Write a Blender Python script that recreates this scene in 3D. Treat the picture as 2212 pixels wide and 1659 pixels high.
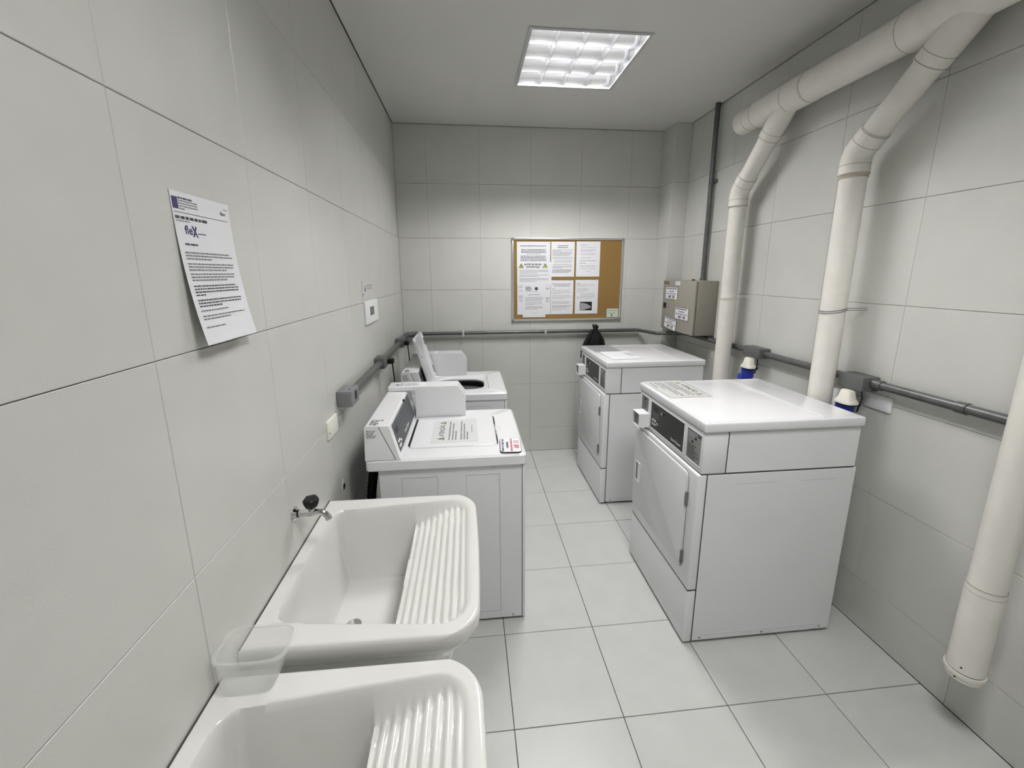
import bpy, bmesh, math, random
from mathutils import Vector, Matrix
random.seed(7)
C = bpy.context.scene.collection
for o in list(bpy.data.objects): bpy.data.objects.remove(o)

# ------------------------------------------------------------------ camera, world, exposure
IMG_W, IMG_H = 2212.0, 1659.0
F_PX, PX, PY = 904.0, 1106.2, 781.1
RT = Vector((0.99462675, -0.10345769, -0.00375999))
UP = Vector((0.02510209, 0.20577391, 0.97827756))
FW = Vector((0.10043663, 0.97311541, -0.20726524))
cam_d = bpy.data.cameras.new('camera'); cam = bpy.data.objects.new('camera', cam_d); C.objects.link(cam)
cam_d.sensor_fit = 'HORIZONTAL'; cam_d.sensor_width = 36.0; cam_d.lens = F_PX*36.0/IMG_W
cam_d.shift_x = (IMG_W/2-PX)/IMG_W; cam_d.shift_y = (PY-IMG_H/2)/IMG_W
cam_d.clip_start = 0.02
m = Matrix((RT, UP, -FW)).transposed().to_4x4(); m.translation = Vector((0.6054, -0.1995, 1.7777))
cam.matrix_world = m
bpy.context.scene.camera = cam
w = bpy.data.worlds.new('world'); bpy.context.scene.world = w; w.use_nodes = True
w.node_tree.nodes['Background'].inputs[0].default_value = (0.8, 0.85, 0.9, 1)
w.node_tree.nodes['Background'].inputs[1].default_value = 0.3
vs = bpy.context.scene.view_settings
vs.view_transform = 'Standard'; vs.look = 'None'; vs.gamma = 1.0; vs.use_curve_mapping = False
vs.exposure = 0.0
TUBE_NEAR, TUBE_FAR = 208.0, 200.0     # emission of the tubes behind the camera / of the fixture in view

# ------------------------------------------------------------------ room numbers
W, D, H, YB = 2.545, 3.7546, 3.0208, -1.45
COLX, COLY = 2.3988, 3.5184

# ------------------------------------------------------------------ materials
MATS = {}
def mat(name, col, rough=0.5, metal=0.0, noise=0.0, nscale=60, bump=0.0, coat=0.0, emis=None, alpha=1.0, trans=0.0, ior=1.45, spec=0.5, bscale=None):
    if name in MATS: return MATS[name]
    mt = bpy.data.materials.new(name); mt.use_nodes = True
    nt = mt.node_tree; b = nt.nodes['Principled BSDF']
    b.inputs['Base Color'].default_value = (*col, 1); b.inputs['Roughness'].default_value = rough
    b.inputs['Metallic'].default_value = metal; b.inputs['IOR'].default_value = ior
    b.inputs['Specular IOR Level'].default_value = spec
    b.inputs['Coat Weight'].default_value = coat; b.inputs['Coat Roughness'].default_value = 0.08
    b.inputs['Transmission Weight'].default_value = trans; b.inputs['Alpha'].default_value = alpha
    if emis:
        b.inputs['Emission Color'].default_value = (*emis[0], 1); b.inputs['Emission Strength'].default_value = emis[1]
    if noise or bump:
        geo = nt.nodes.new('ShaderNodeNewGeometry')
        n = nt.nodes.new('ShaderNodeTexNoise'); n.inputs['Scale'].default_value = nscale; n.inputs['Detail'].default_value = 5
        nt.links.new(geo.outputs['Position'], n.inputs['Vector'])
        if noise:
            mp = nt.nodes.new('ShaderNodeMapRange'); mp.inputs[1].default_value = 0.3; mp.inputs[2].default_value = 0.7
            mp.inputs[3].default_value = 1-noise; mp.inputs[4].default_value = 1+noise
            nt.links.new(n.outputs['Fac'], mp.inputs[0])
            mx = nt.nodes.new('ShaderNodeVectorMath'); mx.operation = 'SCALE'; mx.inputs[0].default_value = col
            nt.links.new(mp.outputs[0], mx.inputs['Scale']); nt.links.new(mx.outputs[0], b.inputs['Base Color'])
        if bump:
            n2 = nt.nodes.new('ShaderNodeTexNoise'); n2.inputs['Scale'].default_value = bscale or nscale*4; n2.inputs['Detail'].default_value = 3
            nt.links.new(geo.outputs['Position'], n2.inputs['Vector'])
            bp = nt.nodes.new('ShaderNodeBump'); bp.inputs['Strength'].default_value = bump; bp.inputs['Distance'].default_value = 0.002
            nt.links.new(n2.outputs['Fac'], bp.inputs['Height']); nt.links.new(bp.outputs[0], b.inputs['Normal'])
    MATS[name] = mt; return mt
M_WTILE = mat('wall_tile', (0.60, 0.602, 0.568), 0.32, noise=0.025, nscale=5, bump=0.12, bscale=220)
M_FTILE = mat('floor_tile', (0.59, 0.60, 0.575), 0.30, noise=0.03, nscale=7, bump=0.16, bscale=260)
M_GROUT = mat('wall_grout', (0.48, 0.48, 0.46), 0.8)
M_FGROUT = mat('floor_grout', (0.10, 0.10, 0.095), 0.9)
M_CEIL = mat('ceiling_paint', (0.66, 0.655, 0.635), 0.9, noise=0.01, nscale=4, bump=0.1, bscale=90)
M_DARK = mat('dark_void', (0.02, 0.02, 0.02), 0.9)
M_ENAM = mat('white_enamel', (0.78, 0.785, 0.80), 0.24, coat=0.3, noise=0.008, nscale=9, bump=0.03, bscale=350)
M_DOOR = mat('door_enamel', (0.725, 0.73, 0.745), 0.26, coat=0.2)
M_PLAS = mat('white_plastic', (0.78, 0.79, 0.80), 0.38)
M_CERA = mat('sink_ceramic', (0.74, 0.74, 0.71), 0.10, coat=0.6)
M_PVC = mat('pvc', (0.79, 0.765, 0.71), 0.42, noise=0.03, nscale=14)
M_PVCD = mat('pvc_joint', (0.36, 0.34, 0.30), 0.6)
M_PVCRUB = mat('pipe_sealant', (0.45, 0.40, 0.32), 0.7)
M_COND = mat('conduit_metal', (0.105, 0.11, 0.108), 0.38, metal=0.35, noise=0.18, nscale=25)
M_JBOX = mat('junction_box_metal', (0.115, 0.118, 0.115), 0.5, metal=0.2, noise=0.06, nscale=40)
M_JBOXL = mat('junction_box_grey', (0.20, 0.205, 0.21), 0.5, noise=0.05, nscale=40)
M_ALU = mat('aluminium', (0.72, 0.73, 0.74), 0.28, metal=0.9)
M_REFL = mat('louver_aluminium', (0.86, 0.87, 0.90), 0.22, metal=1.0)
M_FRAMEW = mat('fixture_frame', (0.52, 0.52, 0.52), 0.45)
M_CORK = mat('cork', (0.235, 0.14, 0.04), 0.85, noise=0.12, nscale=120, bump=0.3, bscale=300)
M_PAPER = mat('paper', (0.76, 0.76, 0.79), 0.8)
M_PAPERG = mat('green_paper', (0.60, 0.70, 0.58), 0.8)
M_LAM = mat('laminated_sheet', (0.62, 0.63, 0.60), 0.22)
M_LAMG = mat('grey_laminated_sheet', (0.42, 0.42, 0.45), 0.25)
M_INK = mat('ink', (0.06, 0.06, 0.065), 0.8)
M_INKG = mat('grey_ink', (0.17, 0.17, 0.18), 0.8)
M_INKF = mat('faint_ink', (0.33, 0.33, 0.35), 0.8)
M_RED = mat('red_ink', (0.45, 0.10, 0.13), 0.8)
M_BLUE = mat('blue_ink', (0.055, 0.045, 0.13), 0.7)
M_YEL = mat('warning_yellow', (0.60, 0.62, 0.08), 0.7)
M_OLIVE = mat('warning_olive', (0.42, 0.40, 0.20), 0.7)
M_PANEL = mat('control_panel_dark', (0.030, 0.031, 0.027), 0.5)
M_PANELW = mat('control_panel_grey', (0.075, 0.082, 0.085), 0.55)
M_LABEL = mat('instruction_label_grey', (0.26, 0.265, 0.25), 0.5)
M_COINP = mat('coin_panel_grey', (0.16, 0.16, 0.165), 0.35)
M_WHITE = mat('white_print', (0.80, 0.80, 0.80), 0.6)
M_GREY = mat('mid_grey', (0.25, 0.25, 0.25), 0.6)
M_CHROME = mat('chrome', (0.62, 0.62, 0.63), 0.12, metal=1.0)
M_BLACK = mat('black_rubber', (0.008, 0.008, 0.009), 0.45, spec=0.25)
M_RIB_SHADE = mat('pressed_line_shade', (0.50, 0.50, 0.52), 0.4)  # grey paints the thin shade along pressed lines in the enamel
M_BAG = mat('black_bag_plastic', (0.006, 0.006, 0.007), 0.28, bump=0.6, bscale=40)
M_BEIGE = mat('beige_steel', (0.30, 0.28, 0.24), 0.42, noise=0.02, nscale=20)
M_BEIGES = mat('beige_seam', (0.05, 0.045, 0.04), 0.7)
M_BLUEP = mat('blue_plastic', (0.015, 0.035, 0.30), 0.4)
M_IVORY = mat('ivory_plastic', (0.76, 0.74, 0.66), 0.45)
M_DRUM = mat('drum_grey', (0.34, 0.34, 0.35), 0.35, metal=0.4)
M_TUB = mat('clear_plastic', (0.86, 0.88, 0.84), 0.22, trans=0.0, alpha=0.24, spec=0.8)
M_LAMP = None

# ------------------------------------------------------------------ mesh helpers
def link(name, bm, material, parent=None, smooth=35):
    """bmesh in world coordinates -> one mesh object whose origin is its bottom centre"""
    bm.verts.ensure_lookup_table()
    xs = [v.co.x for v in bm.verts]; ys = [v.co.y for v in bm.verts]; zs = [v.co.z for v in bm.verts]
    org = Vector(((min(xs)+max(xs))/2, (min(ys)+max(ys))/2, min(zs)))
    for v in bm.verts: v.co -= org
    me = bpy.data.meshes.new(name); bm.to_mesh(me); bm.free()
    me.materials.append(material)
    if smooth:
        me.shade_smooth(); me.set_sharp_from_angle(angle=math.radians(smooth))
    o = bpy.data.objects.new(name, me); C.objects.link(o)
    if parent is not None:
        po = parent['_org']; o.parent = parent; o.location = org - Vector(po)
    else: o.location = org
    o['_org'] = tuple(org)
    return o
def tag(o, label, cat, group=None):
    o['label'] = label; o['category'] = cat
    if group: o['group'] = group
    return o
def thing(name, label, cat, loc, group=None):
    o = bpy.data.objects.new(name, None); C.objects.link(o); o.location = loc; o.empty_display_size = 0.05
    o['_org'] = tuple(loc)
    return tag(o, label, cat, group)
def struct(o): o['kind'] = 'structure'; return o

def B(): return bmesh.new()
def quad(bm, vs_):
    return bm.faces.new([bm.verts.new(v) for v in vs_])
def box(bm, x0, x1, y0, y1, z0, z1):
    v = [bm.verts.new(p) for p in [(x0,y0,z0),(x1,y0,z0),(x1,y1,z0),(x0,y1,z0),(x0,y0,z1),(x1,y0,z1),(x1,y1,z1),(x0,y1,z1)]]
    fs = [(0,3,2,1),(4,5,6,7),(0,1,5,4),(1,2,6,5),(2,3,7,6),(3,0,4,7)]
    f = [bm.faces.new([v[i] for i in t]) for t in fs]
    return v, f
def rbox(bm, x0, x1, y0, y1, z0, z1, r=0.005, seg=2):
    t = bmesh.new(); box(t, x0, x1, y0, y1, z0, z1)
    bmesh.ops.bevel(t, geom=t.edges[:], offset=r, segments=seg, profile=0.5, affect='EDGES', clamp_overlap=True)
    merge(bm, t)
def merge(bm, t):
    idx = {}
    for v in t.verts: idx[v.index if False else v] = bm.verts.new(v.co)
    for f in t.faces:
        try: bm.faces.new([idx[v] for v in f.verts])
        except ValueError: pass
    t.free()
def loop_faces(bm, A, Bv):
    n = len(A)
    for i in range(n):
        j = (i+1) % n
        try: bm.faces.new([A[i], A[j], Bv[j], Bv[i]])
        except ValueError: pass
def frame_of(d):
    d = Vector(d).normalized()
    a = Vector((0, 0, 1)) if abs(d.z) < 0.9 else Vector((1, 0, 0))
    u = d.cross(a).normalized(); return u, d.cross(u).normalized()
def cyl(bm, p0, p1, r0, r1=None, n=24, caps=True):
    p0 = Vector(p0); p1 = Vector(p1); r1 = r0 if r1 is None else r1
    u, v = frame_of(p1-p0)
    ring = lambda p, r: [bm.verts.new(p+u*r*math.cos(2*math.pi*i/n)+v*r*math.sin(2*math.pi*i/n)) for i in range(n)]
    a = ring(p0, r0); b = ring(p1, r1); loop_faces(bm, a, b)
    if caps:
        bm.faces.new(a[::-1]); bm.faces.new(b)
def tube(bm, pts, r, n=20, caps=True):
    """mitred tube along a polyline; r may be a list"""
    pts = [Vector(p) for p in pts]; m_ = len(pts)
    rs = r if isinstance(r, (list, tuple)) else [r]*m_
    t0 = (pts[1]-pts[0]).normalized(); u, v = frame_of(t0); rings = []
    for i, p in enumerate(pts):
        tp = (p-pts[i-1]).normalized() if i else t0
        tn = (pts[i+1]-p).normalized() if i < m_-1 else tp
        t = (tp+tn).normalized()
        if i:                                   # parallel transport
            ax = tprev.cross(t)
            if ax.length > 1e-7:
                R = Matrix.Rotation(tprev.angle(t), 3, ax.normalized()); u = R@u; v = R@v
        tprev = t
        rings.append([bm.verts.new(p+(u*math.cos(2*math.pi*k/n)+v*math.sin(2*math.pi*k/n))*rs[i]) for k in range(n)])
    for a, b in zip(rings, rings[1:]): loop_faces(bm, a, b)
    if caps: bm.faces.new(rings[0][::-1]); bm.faces.new(rings[-1])
def arc(p0, pc, p1, rad, n=6):
    """polyline p0-pc-p1 with the corner at pc rounded by radius rad"""
    p0, pc, p1 = Vector(p0), Vector(pc), Vector(p1)
    a = (p0-pc).normalized(); b = (p1-pc).normalized(); ang = a.angle(b); t = rad/math.tan(ang/2)
    s, e = pc+a*t, pc+b*t; out = []
    for i in range(n+1):
        k = i/n; out.append((1-k)**2*s+2*k*(1-k)*pc+k*k*e)
    return out
def sup(cx, cy, hx, hy, ex, n=96):
    out = []
    for i in range(n):
        t = 2*math.pi*i/n; c, s = math.cos(t), math.sin(t)
        out.append((cx+hx*math.copysign(abs(c)**(2/ex), c), cy+hy*math.copysign(abs(s)**(2/ex), s)))
    return out
def rrect(w_, h_, r, n=6):
    """rounded rectangle outline centred on 0"""
    out = []
    for sx, sy, a0 in ((1, 1, 0), (-1, 1, 90), (-1, -1, 180), (1, -1, 270)):
        for i in range(n+1):
            a = math.radians(a0+90*i/n); out.append((sx*(w_/2-r)+r*math.cos(a), sy*(h_/2-r)+r*math.sin(a)))
    return out
def plate(bm, org, right, up, outline, t, bev=0.0):
    """extruded plate: outline (u,v) in the right/up frame at org, thickness t along right x up"""
    org, right, up = Vector(org), Vector(right), Vector(up); nrm = right.cross(up)
    cu = sum(p[0] for p in outline)/len(outline); cv = sum(p[1] for p in outline)/len(outline)
    P = lambda u, v, h: org+right*u+up*v+nrm*h
    a = [bm.verts.new(P(u, v, 0)) for u, v in outline]
    if bev:
        b = [bm.verts.new(P(u, v, t-bev)) for u, v in outline]
        mu = max(abs(p[0]-cu) for p in outline); mv = max(abs(p[1]-cv) for p in outline)
        c = [bm.verts.new(P(cu+(u-cu)*(1-bev/mu), cv+(v-cv)*(1-bev/mv), t)) for u, v in outline]
        loop_faces(bm, a, b); loop_faces(bm, b, c); bm.faces.new(c)
    else:
        b = [bm.verts.new(P(u, v, t)) for u, v in outline]; loop_faces(bm, a, b); bm.faces.new(b)
    bm.faces.new(a[::-1])
def rect(x0, y0, x1, y1): return [(x0, y0), (x1, y0), (x1, y1), (x0, y1)]

# ------------------------------------------------------------------ printing
def text_mesh(txt, w_, h_, bold=0.0, shear=0.0):
    cu = bpy.data.curves.new('t', 'FONT'); cu.body = txt; cu.size = 1.0; cu.offset = bold; cu.shear = shear; cu.resolution_u = 3
    o = bpy.data.objects.new('t', cu); C.objects.link(o)
    dg = bpy.context.evaluated_depsgraph_get(); me = bpy.data.meshes.new_from_object(o.evaluated_get(dg))
    vs_ = [v.co.copy() for v in me.vertices]; fs = [list(p.vertices) for p in me.polygons]
    bpy.data.objects.remove(o); bpy.data.curves.remove(cu); bpy.data.meshes.remove(me)
    x0 = min(v.x for v in vs_); x1 = max(v.x for v in vs_); y0 = min(v.y for v in vs_); y1 = max(v.y for v in vs_)
    return [((v.x-x0)/(x1-x0)*w_, (v.y-y0)/(y1-y0)*h_) for v in vs_], fs
def words(x0, x1, y, h_, last=1.0, rnd=None):
    """one line of small print too fine to read: a run of short bars"""
    out = []; x = x0; e = x0+(x1-x0)*last
    while x < e-h_:
        l = min(h_*random.uniform(1.2, 4.5), e-x); out.append((x, y, l, h_)); x += l+h_*0.55
    return out
def page(parent, org, right, up, items, warp=None, lift=0.0005, default=M_INK):
    """items are laid out in metres from the top-left corner (x right, y down), one child mesh per ink"""
    org, right, up = Vector(org), Vector(right).normalized(), Vector(up).normalized(); nrm = right.cross(up)
    bms = {}
    def P(x, y): return org+right*x-up*y+nrm*(lift+(warp(x, y) if warp else 0))
    for it in items:
        k = it[0]
        key = (it[-2], it[-1]); bm = bms.setdefault(key, B())
        if k == 't':
            _, s, x, y, w_, h_, bold, ink, nm = it
            vs_, fs = text_mesh(s, w_, h_, bold)
            vv = [bm.verts.new(P(x+a, y+h_-b)) for a, b in vs_]
            for f in fs:
                try: bm.faces.new([vv[i] for i in f])
                except ValueError: pass
        elif k == 'b':
            _, x, y, w_, h_, ink, nm = it
            n = max(1, int(w_/0.03)) if warp else 1
            for i in range(n):
                a, b = x+w_*i/n, x+w_*(i+1)/n
                bm.faces.new([bm.verts.new(P(*q_)) for q_ in ((a, y+h_), (b, y+h_), (b, y), (a, y))])
        elif k == 'l':
            _, x0, x1, y, h_, last, ink, nm = it
            for (a, yy, l, hh) in words(x0, x1, y, h_, last):
                bm.faces.new([bm.verts.new(P(*q_)) for q_ in ((a, yy+hh), (a+l, yy+hh), (a+l, yy), (a, yy))])
        elif k == 'p':
            _, pts, ink, nm = it
            bm.faces.new([bm.verts.new(P(*q_)) for q_ in pts])
    out = []
    for (ink, nm), bm in bms.items():
        if len(bm.verts) == 0: bm.free(); continue
        out.append(link(nm, bm, {'k': M_INK, 'g': M_INKG, 'f': M_INKF, 'r': M_RED, 'b': M_BLUE, 'y': M_YEL, 'o': M_OLIVE, 'w': M_WHITE, 'd': M_GREY, 'n': M_BLACK, 'm': mat('mauve_ink', (.30, .22, .28), .8)}[ink], parent, smooth=0))
    return out
T = lambda s, x, y, w_, h_, ink='k', bold=0.02, nm='printing': ('t', s, x, y, w_, h_, bold, ink, nm)
Lr = lambda x0, x1, y, h_=0.0028, last=1.0, ink='g', nm='printing': ('l', x0, x1, y, h_, last, ink, nm)
def para(x0, x1, y, n, dy, h_=0.0028, last=0.6, ink='g', nm='printing'):
    return [Lr(x0, x1, y+i*dy, h_, last if i == n-1 else random.uniform(0.93, 1.0), ink, nm) for i in range(n)]
def triangle(x, y, s, ink='y'):
    """warning triangle, top-left corner x,y and side s"""
    h_ = s*0.9; cx = x+s/2
    o_ = [('p', [(x, y+h_), (x+s, y+h_), (cx, y)], 'k', 'warning_symbol')]
    return o_
def triangle_fill(x, y, s, ink='y'):
    h_ = s*0.9; cx = x+s/2
    return [('p', [(x+s*.16, y+h_*.91), (x+s*.84, y+h_*.91), (cx, y+h_*.2)], ink, 'warning_symbol_fill')]
def triangle_mark(x, y, s):
    cx = x+s/2; h_ = s*0.9
    return [('p', [(cx-s*.05, y+h_*.66), (cx+s*.05, y+h_*.66), (cx+s*.07, y+h_*.38), (cx-s*.07, y+h_*.38)], 'n', 'exclamation_mark'),
            ('p', [(cx-s*.05, y+h_*.84), (cx+s*.05, y+h_*.84), (cx+s*.05, y+h_*.74), (cx-s*.05, y+h_*.74)], 'n', 'exclamation_mark')]
def warn(parent, org, right, up, spots, fill='y'):
    its = []
    for (x, y, s) in spots: its += triangle(x, y, s)
    page(parent, org, right, up, its, lift=0.0006)
    its = []
    for (x, y, s) in spots: its += triangle_fill(x, y, s, fill)
    page(parent, org, right, up, its, lift=0.0009)
    its = []
    for (x, y, s) in spots: its += triangle_mark(x, y, s)
    page(parent, org, right, up, its, lift=0.0012)
def sheet(bm, org, right, up, w_, h_, warp=None, t=0.0004, nx=10, ny=14, corner=0.0):
    org, right, up = Vector(org), Vector(right).normalized(), Vector(up).normalized(); nrm = right.cross(up)
    if warp is None:
        ol = [(x+w_/2, y-h_/2) for x, y in rrect(w_, h_, max(corner, 1e-4), 3)] if corner else rect(0, -h_, w_, 0)
        plate(bm, org, right, up, ol, t); return
    g = [[bm.verts.new(org+right*(w_*i/nx)-up*(h_*j/ny)+nrm*(t+warp(w_*i/nx, h_*j/ny))) for i in range(nx+1)] for j in range(ny+1)]
    g2 = [[bm.verts.new(org+right*(w_*i/nx)-up*(h_*j/ny)+nrm*(warp(w_*i/nx, h_*j/ny))) for i in range(nx+1)] for j in range(ny+1)]
    for j in range(ny):
        for i in range(nx):
            bm.faces.new([g[j+1][i], g[j+1][i+1], g[j][i+1], g[j][i]])
            bm.faces.new([g2[j][i], g2[j][i+1], g2[j+1][i+1], g2[j+1][i]])
    ed = [(0, i) for i in range(nx+1)]+[(j, nx) for j in range(1, ny+1)]+[(ny, i) for i in range(nx-1, -1, -1)]+[(j, 0) for j in range(ny-1, 0, -1)]
    loop_faces(bm, [g[a][b] for a, b in ed], [g2[a][b] for a, b in ed])

# ------------------------------------------------------------------ room shell
TILE_T = 0.008
tile_cache = {}
def tile_mesh(w_, h_, material, name):
    """a tile lying in local x (width), y (height), z (thickness): chamfered slab"""
    key = (round(w_, 4), round(h_, 4), name)
    if key in tile_cache: return tile_cache[key]
    bm = B(); c = 0.0012
    a = [bm.verts.new(p) for p in [(0,0,0),(w_,0,0),(w_,h_,0),(0,h_,0)]]
    b = [bm.verts.new(p) for p in [(0,0,TILE_T-c),(w_,0,TILE_T-c),(w_,h_,TILE_T-c),(0,h_,TILE_T-c)]]
    d = [bm.verts.new(p) for p in [(c,c,TILE_T),(w_-c,c,TILE_T),(w_-c,h_-c,TILE_T),(c,h_-c,TILE_T)]]
    loop_faces(bm, a, b); loop_faces(bm, b, d); bm.faces.new(d); bm.faces.new(a[::-1])
    me = bpy.data.meshes.new(name); bm.to_mesh(me); bm.free(); me.materials.append(material)
    tile_cache[key] = me; return me
def cuts(a, b, off, sp):
    k = math.ceil((a-off)/sp+1e-6); out = [a]
    while off+k*sp < b-1e-4: out.append(off+k*sp); k += 1
    out.append(b); return out
def tiles(parent, org, right, up, us, vs_, joint, material, vj=None):
    """tile a plane; org is where u=v=0 lies on the backing surface, tiles stand TILE_T proud of it"""
    right, up = Vector(right), Vector(up); nrm = right.cross(up)
    R = Matrix((right, up, nrm)).transposed().to_4x4()
    for i in range(len(us)-1):
        for j in range(len(vs_)-1):
            ju = vj if vj else joint; w_ = us[i+1]-us[i]-ju; h_ = vs_[j+1]-vs_[j]-joint
            if w_ < 0.006 or h_ < 0.006: continue
            o = bpy.data.objects.new('tile', tile_mesh(w_, h_, material, 'tile')); C.objects.link(o); o.parent = parent
            mm = R.copy(); mm.translation = Vector(org)+right*(us[i]+ju/2)+up*(vs_[j]+joint/2)-Vector(parent['_org'])
            mm.translation += nrm*random.uniform(-0.0002, 0.0002)
            o.matrix_local = mm
JW, JF = 0.0018, 0.0032
TOP = H+0.16
# floor (tile tops at z=0)
bm = B(); box(bm, -0.1, W+0.1, YB-0.1, D+0.1, -0.1, -TILE_T+0.0022)
fl = struct(link('floor', bm, M_FGROUT, smooth=0))
tiles(fl, (0, 0, -TILE_T), (1, 0, 0), (0, 1, 0), cuts(0, W, 1.1953, 0.45), cuts(YB, D, 1.1186, 0.45), JF, M_FTILE)
def wall(name, x0, x1, y0, y1):
    bm = B(); box(bm, x0, x1, y0, y1, 0.0, TOP); return struct(link(name, bm, M_GROUT, smooth=0))
G = TILE_T-0.0011
wl = wall('wall_left', -0.1, -G, YB-0.1, D+0.1)
zl = [0.0]+[z for z in (0.175, 0.654, 1.133, 1.612, 2.091, 2.570)]+[H]
# left wall faces +x: right = +y, up = +z
tiles(wl, (-TILE_T, 0, 0), (0, 1, 0), (0, 0, 1), cuts(YB, D, 0.66, 0.462), zl, JW, M_WTILE, 0.0009)
wr = wall('wall_right', W+G, W+0.1, YB-0.1, D+0.1)
zr = [0.0]+[0.2479+0.4595*k for k in range(6)]+[H]
tiles(wr, (W+TILE_T, 0, 0), (0, -1, 0), (0, 0, 1), [-y for y in reversed(cuts(YB, D, 1.95, 0.462))], zr, JW, M_WTILE, 0.0009)
wb = wall('wall_back', -0.1, W+0.1, D+G, D+0.1)
tiles(wb, (0, D+TILE_T, 0), (1, 0, 0), (0, 0, 1), cuts(0, COLX+0.01, 0.27, 0.4595), zr, JW, M_WTILE, 0.0009)
wf = wall('wall_front', -0.1, W+0.1, YB-0.1, YB-G)
tiles(wf, (W, YB-TILE_T, 0), (-1, 0, 0), (0, 0, 1), cuts(0, W, 0.27, 0.4595), zr, JW, M_WTILE, 0.0009)
# boxed column in the far right corner
bm = B(); box(bm, COLX+G, W, COLY+G, D, 0.0, TOP); tr = struct(link('trim_1', bm, M_GROUT, smooth=0))
tiles(tr, (COLX+TILE_T, 0, 0), (0, -1, 0), (0, 0, 1), [-D, -COLY], zr, JW, M_WTILE, 0.0009)
tiles(tr, (COLX, COLY+TILE_T, 0), (1, 0, 0), (0, 0, 1), [0, W-COLX], zr, JW, M_WTILE, 0.0009)
# ceiling board with a shadow gap along the walls and two fixture openings
FX0, FX1 = 0.957, 1.622
FIX = [(2.245, 2.938), (-0.02, 0.673)]
bm = B(); g = 0.006; zc0, zc1 = H, H+0.013
ys_ = [YB+g, FIX[1][0], FIX[1][1], FIX[0][0], FIX[0][1], D-g]
xs_ = [g, FX0, FX1, W-g]
for i in range(3):
    for j in range(5):
        if i == 1 and j in (1, 3): continue
        box(bm, xs_[i], xs_[i+1], ys_[j], ys_[j+1], zc0, zc1)
bmesh.ops.remove_doubles(bm, verts=bm.verts[:], dist=1e-5)
seen = {}
for f in bm.faces[:]:
    seen.setdefault(tuple(sorted(v.index for v in f.verts)), []).append(f)
bm.verts.index_update(); seen = {}
for f in bm.faces[:]: seen.setdefault(tuple(sorted(v.index for v in f.verts)), []).append(f)
bmesh.ops.delete(bm, geom=[f for l in seen.values() if len(l) > 1 for f in l], context='FACES_ONLY')
struct(link('ceiling', bm, M_CEIL, smooth=0))
bm = B(); box(bm, -0.1, W+0.1, YB-0.1, D+0.1, TOP, TOP+0.05); struct(link('dark_cover_slab', bm, M_DARK, smooth=0))  # added unseen slab: shuts out light so the ceiling gap stays dark

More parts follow.
